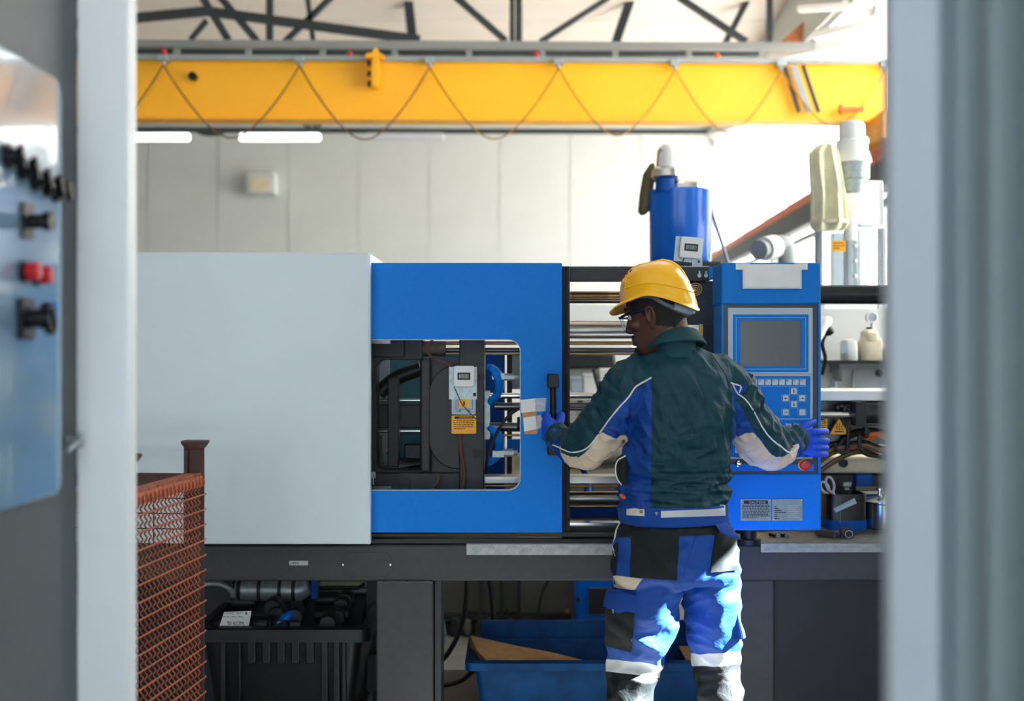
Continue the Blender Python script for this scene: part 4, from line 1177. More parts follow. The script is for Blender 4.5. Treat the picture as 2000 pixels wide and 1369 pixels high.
# thermometers
def thermo(x0, y0, x1, y1, d, digits, label, rot=0.0):
    T = empty('thermometer', P((x0 + x1) / 2, (y0 + y1) / 2, d), label, 'thermometer')
    w_, h_ = x1 - x0, y1 - y0
    c, s = math.cos(rot), math.sin(rot)
    cx, cy = (x0 + x1) / 2, (y0 + y1) / 2
    def q(x, y): return (cx + (x - cx) * c - (y - cy) * s, cy + (x - cx) * s + (y - cy) * c)
    def rr(xa, ya, xb, yb, r):
        o = rrect(xa, xb, ya, yb, r, 5)
        return [(PX(*[q(*p)[0], d]), PZ(q(*p)[1], d)) for p in o][::-1]
    obj('case', prism(rr(x0, y0, x1, y1, 5), d, d + .028), M['white_plastic'], T, bevel=.003)
    a, b_ = x0 + w_ * .19, y0 + h_ * .32
    e_, f = x0 + w_ * .81, y0 + h_ * .67
    obj('display_surround', prism(rr(a, b_, e_, f, .6), d - .001, d + .002), M['black_plastic'], T)
    obj('display', prism(rr(a + 3, b_ + 3, e_ - 3, f - 3, .3), d - .0016, d + .001), M['lcd'], T)
    p = q(a + 6.5, f - 3.6)
    obj('digits', text_geo(digits, p[0], p[1], d - .002, h_ * .35 - 7.5, rot=-rot, wscale=1.0), M['ink'], T)
    return T, rr
T, rr = thermo(885.5, 714.5, 926.5, 755.5, 4.895, '21.9', 'white digital thermometer on a galvanised plate inside the door window')
obj('mounting_plate', pbox(877, 716.5, 931.5, 780, 4.924, .003), M['galvanised'], T)
obj('plate_clip', pbox(924, 767, 930, 774, 4.92, .006), M['black_plastic'], T)
T, rr = thermo(1328.5, 463, 1371.5, 504, 4.82, '21.6', 'white digital thermometer tilted on a bracket above the yellow helmet', math.radians(5))
obj('bracket', prism(rr(1320, 462, 1375, 511, .5), 4.85, 4.853), M['galvanised'], T)
obj('bracket_foot', pbox(1352, 505, 1372, 520.5, 4.846, .003), M['galvanised'], T)
obj('screw', ellip(P(1365, 511, 4.844), .005, .004, .005, 10, 6), M['dark_steel'], T, smooth=True)
obj('probe_wire', tube(spline([P(1337, 503, 4.84), P(1334, 510, 4.84), P(1331, 520, 4.86)], 4), .0017, 6), M['hose_black'], T, smooth=True)
# paper on the cabinet
S = empty('taped_sheet', P(1507, 540, DP - .004), 'blank white sheet taped across the top of the blue control cabinet', 'paper')
V, F = [], []
for j in range(9):
    for i in range(17):
        x, y = 1449.5 + i * 115.5 / 16, 516 + j * 48 / 8
        p = P(x, y, DP)
        V.append((p.x, DP - .004 - .0035 * (j / 8) * (1 + math.sin(i * 1.1 + .6)) - .001 * math.sin(i * .9), p.z))
for j in range(8):
    for i in range(16):
        F.append((j * 17 + i, j * 17 + i + 1, (j + 1) * 17 + i + 1, (j + 1) * 17 + i))
obj('sheet', (V, F), M['paper'], S, smooth=True, angle=180, solid=.0004)
for x0, x1 in ((1437, 1466), (1552, 1577.5)):
    obj('tape_strip', pbox(x0, 514.5, x1, 526.5, DP - .006, .0015), M['paper'], S)
for x in (1446, 1558):
    obj('tape_mark', disc(P(x, 515.6, DP - .0066), .0012, .001, 10), M['ink'], S)
# taped cards on the door
S = empty('taped_card', P(1035, 812, DD - .004), 'two brown cardboard pieces with clear tape stuck beside the door handle', 'card')
obj('card', pprism(((1018, 783), (1045, 780), (1047, 800), (1050, 845), (1047, 848), (1024, 848)), DD - .004, .003), M['card'], S)
obj('tape_strip', pprism(((1017, 781), (1045, 778), (1046, 804), (1018, 806)), DD - .0055, .001), M['paper'], S)
obj('tape_strip', pprism(((1022, 816), (1046, 812), (1049, 838), (1024, 843)), DD - .0055, .001), M['paper'], S)
obj('tape_end', pprism(((1045, 777.5), (1067, 777), (1065, 803), (1046, 804)), DD - .0015, .001), M['tape'], S)
obj('tape_end', pprism(((1047, 812), (1064, 809), (1062, 834), (1049, 838)), DD - .0015, .001), M['tape'], S)
obj('tape_marks', join(*[tube(spline([P(x, y, DD - .006), P(x + 10, y - 3, DD - .006), P(x + 18, y + 2, DD - .006)], 4), .0006, 5) for x, y in ((1022, 796), (1045, 790), (1028, 828))]), M['body_white'], S)

# bucket of scissors and steel pot on the tread plate
dbk = on_top(1036) + .1
B = empty('cut_bucket', (PX(1648, dbk), dbk, ZT), 'black cut-off bucket with blue base and taped label beside the control cabinet', 'bucket')
k_ = dbk / FPX
obj('bucket_wall', loft([sring((PX(1646, dbk), dbk, ZT + .036), Vector((39 * k_, 0, 0)), Vector((0, .085, 0)), 5, 40), sring((PX(1646, dbk), dbk, ZT + .140), Vector((39 * k_, 0, 0)), Vector((0, .085, 0)), 5, 40),
                        sring((PX(1646, dbk), dbk, ZT + .140), Vector((37 * k_, 0, 0)), Vector((0, .081, 0)), 5, 40), sring((PX(1646, dbk), dbk, ZT + .05), Vector((37 * k_, 0, 0)), Vector((0, .081, 0)), 5, 40)]), M['bucket_black'], B, smooth=True)
obj('bucket_base', loft([sring((PX(1646, dbk), dbk, ZT + z), Vector((r * k_, 0, 0)), Vector((0, .087, 0)), 5, 40) for z, r in ((0, 40), (.037, 40))]), M['machine_blue_dark'], B, smooth=True)
obj('bucket_seam', pbox(1640, 968, 1641.6, 1022, dbk - .0875, .002), M['denim'], B)
obj('bucket_label', pprism(((1628, 993.5), (1669, 972.5), (1673.5, 983), (1632, 1001)), dbk - .089, .003), M['panel_grey'], B)
obj('label_scrawl', join(*[tube([P(1640 + i * 6, 991 - i * 2.8, dbk - .0895), P(1642 + i * 6, 987 - i * 2.8, dbk - .0895), P(1644 + i * 6, 990 - i * 2.8, dbk - .0895)], .0006, 5) for i in range(5)]), M['ink'], B)
C = empty('scissors', (PX(1622, dbk), dbk, ZT + .06), 'pair of scissors with grey loop handles standing in the black bucket', 'scissors')
for (cx, cy, rx, ry, tilt) in ((1621, 946, 7.5, 15, -.25), (1611, 952, 7, 12, -.55)):
    pts = []
    for a in np.linspace(0, 2 * PI, 21)[:-1]:
        x, y = rx * math.cos(a), ry * math.sin(a)
        pts.append(P(cx + x * math.cos(tilt) - y * math.sin(tilt), cy + x * math.sin(tilt) + y * math.cos(tilt), dbk - .03))
    obj('handle', tube(pts, .0052, 8, True), M['scissor_grip'], C, smooth=True)
obj('grip_neck', tube([P(1626, 958, dbk - .03), P(1630, 972, dbk - .03)], [.006, .009], 8), M['scissor_grip'], C, smooth=True)
obj('grip_inlay', tube([P(1616, 958, dbk - .035), P(1626, 969, dbk - .035)], .003, 6), M['red_plastic'], C, smooth=True)
obj('blade', bar(P(1628, 970, dbk - .03), P(1640, 1005, dbk - .03), .014, .003), M['chrome'], C)
dpt = on_top(1030)
k_ = dpt / FPX
T = empty('steel_pot', (PX(1732, dpt), dpt, ZT), 'steel lidded pot standing right of the black bucket', 'pot')
obj('pot_body', lathe([(.088, 0), (.092, .004), (.092, .098), (.095, .101), (.092, .104)], (PX(1730, dpt), dpt, ZT), 40), M['pot_steel'], T, smooth=True)
obj('pot_lid', lathe([(.098, .104), (.098, .109), (.07, .118), (.03, .125), (.018, .130), (.0, .130)], (PX(1730, dpt), dpt, ZT), 40), M['pot_steel'], T, smooth=True)
obj('lid_knob', lathe([(.008, .128), (.008, .150), (.016, .150), (.016, .158), (.0, .158)], (PX(1718, dpt), dpt, ZT), 16), M['pot_steel'], T, smooth=True)
dt_ = on_top(1050)
U = empty('socket_wrench', (PX(1640, dt_), dt_, ZT), 'black socket wrench head lying on the tread plate before the bucket', 'tool')
obj('socket', lathe([(.011, .0), (.019, 0), (.019, .035), (.013, .05), (.011, .05)], P(1658, 1043, dt_ - .02), 20, 'y'), M['cast_black'], U, smooth=True)
obj('socket_rim', tube([P(1658 + 7 * math.cos(a), 1043 + 7 * math.sin(a), dt_ - .021) for a in np.linspace(0, 2 * PI, 21)[:-1]], .0018, 6, True), M['galvanised'], U, smooth=True)
obj('wrench_arm', tube([P(1645, 1036, dt_ + .05), P(1652, 1042, dt_ + .0)], .013, 10), M['cast_black'], U, smooth=True)
U = empty('steel_bar', (PX(1620, dt_), dt_, ZT), 'dark square steel bar lying in front of the blue cabinet corner', 'bar')
obj('bar_stock', bar(P(1595, 1038, dt_ + .06), P(1634, 1045, dt_ - .0), .024, .024), M['cast_tan'], U, bevel=.002)
obj('bar_tip', bar(P(1634, 1045, dt_), P(1641, 1046, dt_ - .008), .014, .014), M['dark_steel'], U)
db_ = on_top(1049)
for x, lb, m_ in ((1519, 'hex bolt with steel head lying under the blue cabinet, left one', 'galvanised'), (1536, 'second hex bolt with blue tint lying under the blue cabinet', 'plate_metal')):
    U = empty('hex_bolt', (PX(x, db_), db_, ZT), lb, 'bolt', 'loose bolts under the cabinet')
    obj('bolt_head', cyl(P(x - 4, 1046.5, db_), P(x + 4, 1046.8, db_), .0095, 6), M[m_], U)
    obj('bolt_shank', cyl(P(x - 16, 1043.5, db_ + .02), P(x - 4, 1046.5, db_), .006, 10), M['cast_black'], U, smooth=True)
    obj('bolt_washer', cyl(P(x - 5.5, 1046, db_ + .001), P(x - 4.5, 1046.4, db_ + .001), .0105, 14), M['cast_black'], U, smooth=True)
dwb = on_top(1043) + .0
for x0, x1, m_, lb in ((1474, 1510, 'wood_warm', 'small wooden block under the cabinet, left of the bolts'), (1556, 1598, 'wood_warm', 'longer wooden block under the cabinet, right of the bolts')):
    U = obj('wood_block', box(PX(x0, dwb + .08), PX(x1, dwb + .08), dwb + .08, dwb + .13, ZT, ZT + .014), M[m_], bevel=.001)
    tag(U, lb, 'block')
U = obj('red_carton', box(PX(1515, dwb + .1), PX(1554, dwb + .1), dwb + .1, dwb + .13, ZT, ZT + .016), M['orange_paint'], bevel=.001)
tag(U, 'flat red and white carton behind the two bolts', 'carton')

# ---- below the bed
DC = 4.86
CRX0, CRX1 = 388, 712
C = empty('black_crate', P(550, 1450, DC + .3), 'black ribbed plastic crate holding dark parts under the machine bed', 'crate')
zr = PZ(1229, DC)
zb_ = .12
def crring(z, gx, gy): return [Vector((x, y, z)) for x, y in rrect(PX(CRX0, DC) - gx, PX(CRX1, DC) + gx, DC - gy, DC + .62 + gy, .05, 5)]
obj('body', loft([crring(zb_, -.05, -.04), crring(zr, -.005, -.0), crring(zr, -.02, -.02), crring(zb_ + .03, -.07, -.06)]), M['crate_black'], C, smooth=True, angle=50)
obj('rim', loft([crring(zr - .045, .012, .012), crring(zr - .045, .022, .022), crring(zr + .002, .022, .022), crring(zr + .008, .012, .012), crring(zr + .008, -.016, -.016), crring(zr - .03, -.016, -.016)], cap=False), M['crate_black'], C, smooth=True, angle=50)
for i in range(5):
    x = 484 + i * 28.5
    obj('rib', prism(rrect(PX(x, DC), PX(x + 16, DC), PZ(1296, DC), PZ(1240, DC), .012), DC - .012, DC + .02), M['crate_black'], C, bevel=.003)
for x0, x1 in ((432, 441), (466, 471), (628, 641), (652, 664), (668, 676)):
    obj('rib', box(PX(x0, DC), PX(x1, DC), DC - .012, DC + .03, .14, PZ(1240, DC)), M['crate_black'], C, bevel=.003)
obj('crate_foot', box(PX(400, DC), PX(700, DC), DC + .06, DC + .56, 0, zb_), M['cast_black'], C)
pts = []
inner = empty('part_heap', P(560, 1190, DC + .3), 'heap of dark plastic parts filling the black crate', 'parts', None)
hp = []
for i in range(26):
    x, y = R.uniform(410, 690), DC + R.uniform(.08, .5)
    hp.append(lathe([(.0, -.05), (.03, -.05), (.034, -.04), (.034, .04), (.03, .05), (.0, .05)], (PX(x, DC), y, zr - .03 + R.uniform(-.02, .03) + (y - DC) * .1), 14, 'xyz'[i % 2]))
ho = obj('plastic_parts', join(*hp), M['cast_black'], inner, smooth=True)
ho['kind'] = 'stuff'
obj('blue_piece', tube(spline([P(540, 1218, DC + .1), P(556, 1208, DC + .12), P(570, 1196, DC + .14)], 4), [.008, .012, .015, .017, .018, .018, .018, .016, .01], 10), M['drum_blue'], inner, smooth=True)
Lb = empty('paper_label', P(458, 1207, DC + .03), 'white printed label reading 90 KOM standing in the black crate', 'label')
dlb = DC + .035
obj('label_sheet', pprism(((429, 1222), (437.5, 1195.5), (491, 1193), (486, 1222)), dlb, .002), M['paper'], Lb)
obj('label_lettering', join(text_geo('KOLENO Ø6390', 438, 1200, dlb - .0005, 3.6, rot=.03, wscale=1.0), text_geo('PE100, SDR11, PN16', 436, 1206.3, dlb - .0005, 3.5, rot=.0, wscale=.92),
                            text_geo('90 KOM', 443, 1220.5, dlb - .0005, 7.6, rot=-.03, wscale=.85)), M['ink'], Lb)
obj('label_mark', join(disc(P(481, 1197.5, dlb - .0008), .004, .001, 12), pbox(477.5, 1200, 483, 1200.8, dlb - .0008, .001)), M['ink'], Lb)
# metal duct, pipes above the crate
D_ = empty('exhaust_duct', P(530, 1155, 5.3), 'grey wrapped duct above the black crate under the bed', 'duct')
obj('duct', tube([P(462, 1152, 5.3), P(590, 1152, 5.3), P(604, 1146, 5.3)], [.045, .045, .03], 20), M['galvanised'], D_, smooth=True)
for x in (466, 505, 545, 572):
    obj('duct_band', cyl(P(x, 1152, 5.3), P(x + 7, 1152, 5.3), .047, 20), M['cast_dark'], D_, smooth=True)
obj('elbow_pipe', tube(spline([P(400, 1140, 5.2), P(430, 1141, 5.2), P(448, 1150, 5.2), P(456, 1164, 5.22)], 5), .012, 10), M['galvanised'], D_, smooth=True)
D_ = empty('under_pipes', P(650, 1150, 5.4), 'thin horizontal pipes and pale plate behind the crate beside the duct', 'pipe')
obj('pale_plate', pbox(620, 1150, 716, 1159, 5.5, .03), M['panel_grey'], D_)
obj('rose_plate', pbox(624, 1137, 716, 1146, 5.52, .03), M['body_cream'], D_)
obj('pipe', tube([P(606, 1149, 5.4), P(700, 1148, 5.4), P(712, 1140, 5.4)], .008, 8), M['cast_black'], D_, smooth=True)
obj('pipe', cyl(P(600, 1161, 5.38), P(728, 1160, 5.38), .006, 8), M['cast_black'], D_, smooth=True)
obj('post', pbox(608, 1135, 620, 1170, 5.3, .04), M['machine_blue_dark'], D_)
obj('post', pbox(715, 1130, 735, 1369, 5.35, .06), M['cast_black'], D_)
obj('connector_box', pbox(718, 1280, 734, 1350, 5.2, .1), M['cast_black'], D_)
# rear underframe (dark) so that the space under the bed reads closed on the left
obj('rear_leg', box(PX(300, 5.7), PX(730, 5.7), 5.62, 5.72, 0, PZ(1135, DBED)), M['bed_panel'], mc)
# blue bin with cardboard
DN = 4.98
N = empty('blue_bin', P(1180, 1450, DN + .25), 'scuffed blue plastic bin with a wide rim under the machine bed', 'bin')
BX0, BX1 = 920, 1432
zrim = PZ(1293, DN)
def bring(z, gx, gy): return [Vector((x, y, z)) for x, y in rrect(PX(BX0, DN) - gx, PX(BX1, DN) + gx, DN - gy, DN + .42 + gy, .03, 4)]
obj('body', loft([bring(.0, -.055, -.05), bring(zrim - .02, -.012, -.0), bring(zrim, -.018, -.006), bring(.02, -.065, -.06)]), M['bin_blue'], N, smooth=True, angle=50)
obj('rim', loft([bring(zrim - .028, .0, .0), bring(zrim - .030, .022, .022), bring(zrim, .024, .024), bring(zrim + .006, .01, .01), bring(zrim + .004, -.016, -.016), bring(zrim - .02, -.018, -.018)], cap=False), M['bin_blue'], N, smooth=True, angle=50)
obj('rear_wall', box(PX(935, DN), PX(1430, DN), DN + .41, DN + .43, zrim - .02, zrim + .075), M['bin_blue'], N)
K = empty('cardboard', P(1030, 1270, DN + .1), 'bent brown cardboard sheet sticking up out of the blue bin', 'cardboard')
obj('flap', ([tuple(P(920, 1242, DN + .16)), tuple(P(1010, 1262, DN + .13)), tuple(P(1080, 1275, DN + .10)), tuple(P(1138, 1289, DN + .06)), tuple(P(1138, 1294, DN + .06)), tuple(P(957, 1294, DN + .03)), tuple(P(932, 1270, DN + .08))],
             [(0, 6, 5, 1), (1, 5, 4, 2), (2, 4, 3)]), M['card'], K, solid=.004)
obj('fold', ([tuple(P(920, 1242, DN + .16)), tuple(P(918, 1262, DN + .22)), tuple(P(924, 1290, DN + .2)), tuple(P(957, 1294, DN + .03)), tuple(P(932, 1270, DN + .08))], [(0, 1, 2, 3, 4)]), M['card'], K, solid=.004)
K = tag(obj('card_scrap', box(PX(1345, DN), PX(1420, DN), DN + .08, DN + .3, zrim - .012, zrim - .006), M['card']), 'small brown card scrap in the right end of the blue bin', 'cardboard')
# hanging hoses
for pts, r_, lb in (((( 912, 1120), (910, 1180), (898, 1232), (872, 1280), (845, 1300)), .011, 'black hose curving down left from the bed to the floor'),
                    (((954, 1120), (961, 1170), (963, 1215), (958, 1260)), .012, 'thick black hose hanging straight behind the cardboard'),
                    (((1074, 1128), (1058, 1160), (1052, 1200), (1056, 1235), (1066, 1264)), .0075, 'thin black hose bowed left, hanging into the blue bin'),
                    (((925, 1310), (900, 1330), (870, 1338), (860, 1339)), .009, 'black hose end on the floor left of the blue bin')):
    h_ = obj('hose', tube(spline([P(x, y, 5.5) for x, y in pts], 6), r_, 8), M['hose_black'], smooth=True)
    tag(h_, lb, 'hose')
cw = []
for y, x0, x1 in ((1120, 858, 860.5), (1150, 857, 861), (1200, 857, 866), (1235, 857, 872), (1260, 857, 868), (1290, 857, 863)):
    cw.append(sring(P((x0 + x1) / 2, y, 5.6), Vector(((x1 - x0) / 2 / FPX * 5.6, 0, 0)), Vector((0, .02, 0)), 2, 14))
tag(obj('blue_cloth', loft(cw), M['denim'], smooth=True), 'pale blue cloth hanging behind the grey bed leg', 'cloth')
E = empty('blue_motor', P(1160, 1180, 6.6), 'blue motor box with grey grille seen under the bed beside the trousers', 'motor')
obj('motor_box', pbox(1124, 1100, 1250, 1224, 6.6, .3), M['drum_blue'], E, bevel=.02)
gr_ = obj('grille', pbox(1150, 1148, 1215, 1200, 6.59, .02), M['grey_box'], E)
for i in range(10):
    obj('grille_bar', pbox(1151, 1150 + i * 5, 1214, 1152 + i * 5, 6.582, .01), M['cast_dark'], gr_)
obj('motor_bolt', disc(P(1129, 1171, 6.59), .01, .02, 12), M['cast_black'], E)
obj('motor_stand', pbox(1130, 1224, 1245, 1430, 6.65, .2), M['cast_black'], E)
# cable duct on the floor behind
Fp = tag(obj('floor_channel', box(PX(820, 5.6), PX(960, 5.6), 5.3, 6.0, 0, .035), M['bed_panel'], bevel=.006), 'dark floor channel plate behind the grey bed leg', 'channel')

# ---- rusty wire basket
ZB = 1.105
A_ = Vector((PX(397, 4.2), 4.2, 0)); N_ = Vector((PX(252, 3.60), 3.60, 0))
ux = (N_ - A_).normalized()             # along the right side, towards the camera
LEN = (N_ - A_).length
ba = empty('wire_basket', (A_ + N_) / 2 + Vector((-.3, 0, 0)), 'rusty red steel wire basket in front of the white machine cover', 'basket')
lx = Vector((ux.y, -ux.x, 0)) * -1
if lx.x > 0: lx = -lx
def BP(s, l, z): return A_ + ux * s + lx * l + Vector((0, 0, z))
W_ = .85
ztop_post = PZ(862, 4.2)
def post(s, l, name='corner_post'):
    a, b_ = BP(s, l, 0.05), BP(s, l, ztop_post)
    o = obj(name, join(bar(a, b_, .058, .012), bar(a + lx * .026 + ux * .0, b_ + lx * .026, .012, .05)), M['rust_dark'], ba, bevel=.001)
    c = BP(s, l, ztop_post)
    obj('post_cap', loft([sring(c + Vector((0, 0, z)), Vector((w_, 0, 0)), Vector((0, w_, 0)), 6, 20) for z, w_ in ((-.02, .03), (-.004, .040), (0, .041), (.004, .041))]), M['rust_dark'], ba, smooth=True)
post(.02, .02); post(LEN - .02, .02); post(.02, W_); post(LEN - .02, W_)
obj('rim_bar', bar(BP(0, 0, ZB), BP(LEN, 0, ZB), .012, .036), M['rust_orange'], ba, bevel=.002)
obj('rim_angle', bar(BP(0, .02, ZB + .022), BP(LEN, .02, ZB + .022), .045, .008), M['rust'], ba)
obj('rim_bar', bar(BP(.01, 0, ZB + .0), BP(.01, W_, ZB + .0), .045, .012), M['rust_dark'], ba, bevel=.002)
obj('rim_bar', bar(BP(LEN, 0, ZB), BP(LEN, W_, ZB), .05, .012), M['rust'], ba, bevel=.002)
nw = 19
for i in range(nw):
    s = .02 + (LEN - .04) * i / (nw - 1)
    z, pts = ZB - .01, []
    k = 0
    while z > .12:
        pts.append(BP(s + .002 * math.sin(2 * PI * (ZB - z) / .025), -.003 + .0032 * math.sin(2 * PI * (ZB - z) / .025), z))
        z -= .0036; k += 1
    obj('upright_wire', tube(pts, .0026, 4), M['rust'], ba, smooth=True)
    obj('wire_end', tube([BP(s, -.008, ZB + .008), BP(s + .002, -.011, ZB - .004), BP(s, -.008, ZB - .018)], .0032, 6), M['rust_orange'], ba, smooth=True)
for i in range(20):
    z = ZB - .045 - i * .05
    obj('cross_wire', tube([BP(-.012, -.004, z)] + [BP(LEN * j / 6, -.008 + R.uniform(-.001, .001), z) for j in range(7)], .0028, 6), M['rust_orange'], ba, smooth=True)
for i in range(8):
    obj('back_wire', tube([BP(.012, .06 + i * .052 * 2, ZB - .02), BP(.012, .06 + i * .052 * 2, .12)], .0022, 5), M['wire_dark'], ba, smooth=True)
for i in range(19):
    obj('back_wire', tube([BP(.012, .02, ZB - .06 - i * .05), BP(.012, W_, ZB - .06 - i * .05)], .0022, 5), M['wire_dark'], ba, smooth=True)
obj('basket_floor', box(PX(245, 3.9) - .7, PX(245, 3.9) + .15, 3.68, 4.14, .10, .12), M['rust_dark'], ba)
Q = empty('grey_canister', BP(.42, .16, .12), 'grey clear canister standing inside the rusty wire basket', 'canister')
obj('canister_body', loft([sring(BP(.42, .16, z), Vector((r, 0, 0)), Vector((0, r, 0)), 4, 24) for z, r in ((.12, .09), (.14, .095), (.76, .095), (.80, .08), (.82, .04))]), M['plate_metal'], Q, smooth=True)
obj('canister_cap', cyl(BP(.42, .16, .82), BP(.42, .16, .86), .035, 16), M['yellow_sign'], Q, smooth=True)

# ------------------------------------------------------------------ foreground: opening posts and wall control box
struct('wall_left_side', box(-.95, -.85, .2, 2.5, 0, 3.4), M['frame_grey'])
struct('trim_1', box(PX(150, 2.5), PX(250, 2.5), 2.5, 2.56, 0, 3.4), M['post_white'], bevel=.004)
x0r = PX(1741, 1.5)
struct('trim_2', box(x0r, PX(1832, 1.5) + .05, 1.5, 1.54, 0, 3.4), M['right_grey'], bevel=.003)
XRW = PX(1832, 1.5)
wr = struct('wall_right_side', box(XRW + .03, XRW + .12, .2, 1.5, 0, 3.4), M['rib_grey'])
for (pa, pb, th) in ((1832, 1872, .030), (1880, 1905, .010), (1912, 1935, .028), (1958, 1990, .012), (2000, 2040, .03)):
    ya = XRW * FPX / (pb - 1000); yb = XRW * FPX / (pa - 1000)
    obj('wall_rib', box(XRW + .03 - th, XRW + .035, ya, yb, 0, 3.4), M['rib_grey'], wr, bevel=.006, seg=3)
XB = -.82
def dp(px): return XB * FPX / (px - 1000)
cb = empty('control_box', (XB, 2.15, 1.65), 'glossy grey control box with black switches on the left wall', 'control box')
op = rrect(1.86, dp(121), 1.272, 2.02, .03)
obj('box_front', ([(XB, y, z) for y, z in op] + [(-.85, y, z) for y, z in op],
                  [tuple(range(len(op)))] + [tuple(range(2 * len(op) - 1, len(op) - 1, -1))] + [(i, i + len(op), (i + 1) % len(op) + len(op), (i + 1) % len(op)) for i in range(len(op))]), M['box_paint'], cb, bevel=.003)
def PB(px, py, out=0):
    d = dp(px)
    return Vector((XB + out, d, PZ(py, d)))
for i, (x, y) in enumerate(((12, 305), (40, 328), (66, 350), (90, 362), (106, 372))):
    c = PB(x, y)
    k0 = obj('rotary_switch', join(lathe([(.021, 0), (.021, .008), (.014, .010), (.013, .022)], c, 20, 'x')), M['black_plastic'], cb, smooth=True)
    obj('switch_lever', bar(c + Vector((.026, -.010, .016)), c + Vector((.026, .010, -.016)), .010, .014), M['black_plastic'], k0, bevel=.002)
c = PB(50, 432)
k0 = obj('key_switch', join(lathe([(.024, 0), (.024, .006), (.012, .008), (.012, .03), (.016, .032), (.016, .045)], c, 20, 'x')), M['black_plastic'], cb, smooth=True)
obj('switch_base', box(XB, XB + .006, c.y - .022, c.y + .022, c.z - .03, c.z + .03), M['black_plastic'], cb)
for x, y in ((44, 530), (68, 537)):
    c = PB(x, y)
    k0 = obj('push_button', lathe([(.018, .0), (.018, .008), (.012, .010)], c, 20, 'x'), M['black_plastic'], cb, smooth=True)
    obj('button_cap', lathe([(.014, .008), (.016, .012), (.016, .026), (.012, .03)], c, 20, 'x'), M['red_plastic'], k0, smooth=True)
c = PB(46, 622)
obj('switch_base', box(XB, XB + .010, c.y - .032, c.y + .032, c.z - .035, c.z + .035), M['black_plastic'], cb, bevel=.004)
k0 = obj('main_switch', join(lathe([(.016, .01), (.016, .032), (.02, .034), (.02, .05)], c, 20, 'x'), bar(c + Vector((.042, -.014, .022)), c + Vector((.042, .014, -.022)), .016, .018)), M['black_plastic'], cb, smooth=True)
obj('switch_handle', bar(c + Vector((.045, .016, .002)), c + Vector((.045, .022, .028)), .012, .012), M['blue_plastic'], k0, bevel=.003)
c = Vector((-.85, 2.44, PZ(862, 2.44)))
lt = obj('box_latch', join(cyl(c, c + Vector((.03, 0, 0)), .012, 14), cyl(c + Vector((.024, 0, 0)), c + Vector((.024, -.06, -.012)), .006, 10)), M['galvanised'], cb, smooth=True)

# ------------------------------------------------------------------ the worker
DM = 4.15
yaw = math.radians(20)
FW = Vector((-math.sin(yaw), math.cos(yaw), 0))      # where the chest faces
RT = Vector((math.cos(yaw), math.sin(yaw), 0))       # his right
UP = Vector((0, 0, 1))


def body_ring(py, xl, xr, h, dy=0.0, e=2.4, n=48, k=1.0):
    """torso ring whose outline spans xl..xr in the photo; h = half depth of the body"""
    d = DM + dy
    hs = (xr - xl) / 2 / FPX * d
    w = math.sqrt(max(1e-5, hs * hs - (h * math.sin(yaw)) ** 2)) / math.cos(yaw)
    return sring(P((xl + xr) / 2, py, d), RT * w * k, FW * h * k, e, n)


def limb(keys, n=24, m=8, k=1.0, end=None):
    """tapering limb through (px, py, depth, radius)"""
    pts = spline([tuple(P(a, b, c)) + (r,) for a, b, c, r in keys], m)
    return tube([Vector(p[:3]) for p in pts], [p[3] * k for p in pts], n), pts


# --- head frame
hyaw = math.radians(27)
hf = Vector((-math.cos(hyaw), math.sin(hyaw), 0))
hl = Vector((-math.sin(hyaw), -math.cos(hyaw), 0))
pitch = math.radians(11)
hF = (hf * math.cos(pitch) - UP * math.sin(pitch))
hU = (UP * math.cos(pitch) + hf * math.sin(pitch))
HC = P(1272, 618, 4.06) - hl * .074 + hF * .004


def H(f, l, u): return HC + hF * f + hl * l + hU * u


HEAD = [(.128, .012, -.020, .020), (.122, .045, -.058, .042), (.105, .072, -.083, .061), (.075, .090, -.097, .072), (.040, .096, -.100, .075),
        (.012, .089, -.098, .074), (-.018, .088, -.088, .071), (-.045, .089, -.066, .066), (-.070, .088, -.040, .058), (-.092, .084, -.010, .047),
        (-.108, .076, .020, .034), (-.116, .064, .034, .020)]


def head_rings(g=0.0, n=36):
    out = []
    for u, f, b, w in HEAD:
        c = H((f + b) / 2, 0, u + (g if u > .1 else 0))
        out.append(sring(c, hF * ((f - b) / 2 + g), hl * (w + g), 2.25, n))
    return out


def HT(pts, r, n=10): return tube([H(*p) for p in spline(pts, 5)] if len(pts) > 2 else [H(*p) for p in pts], r, n)


G = [loft(head_rings())]
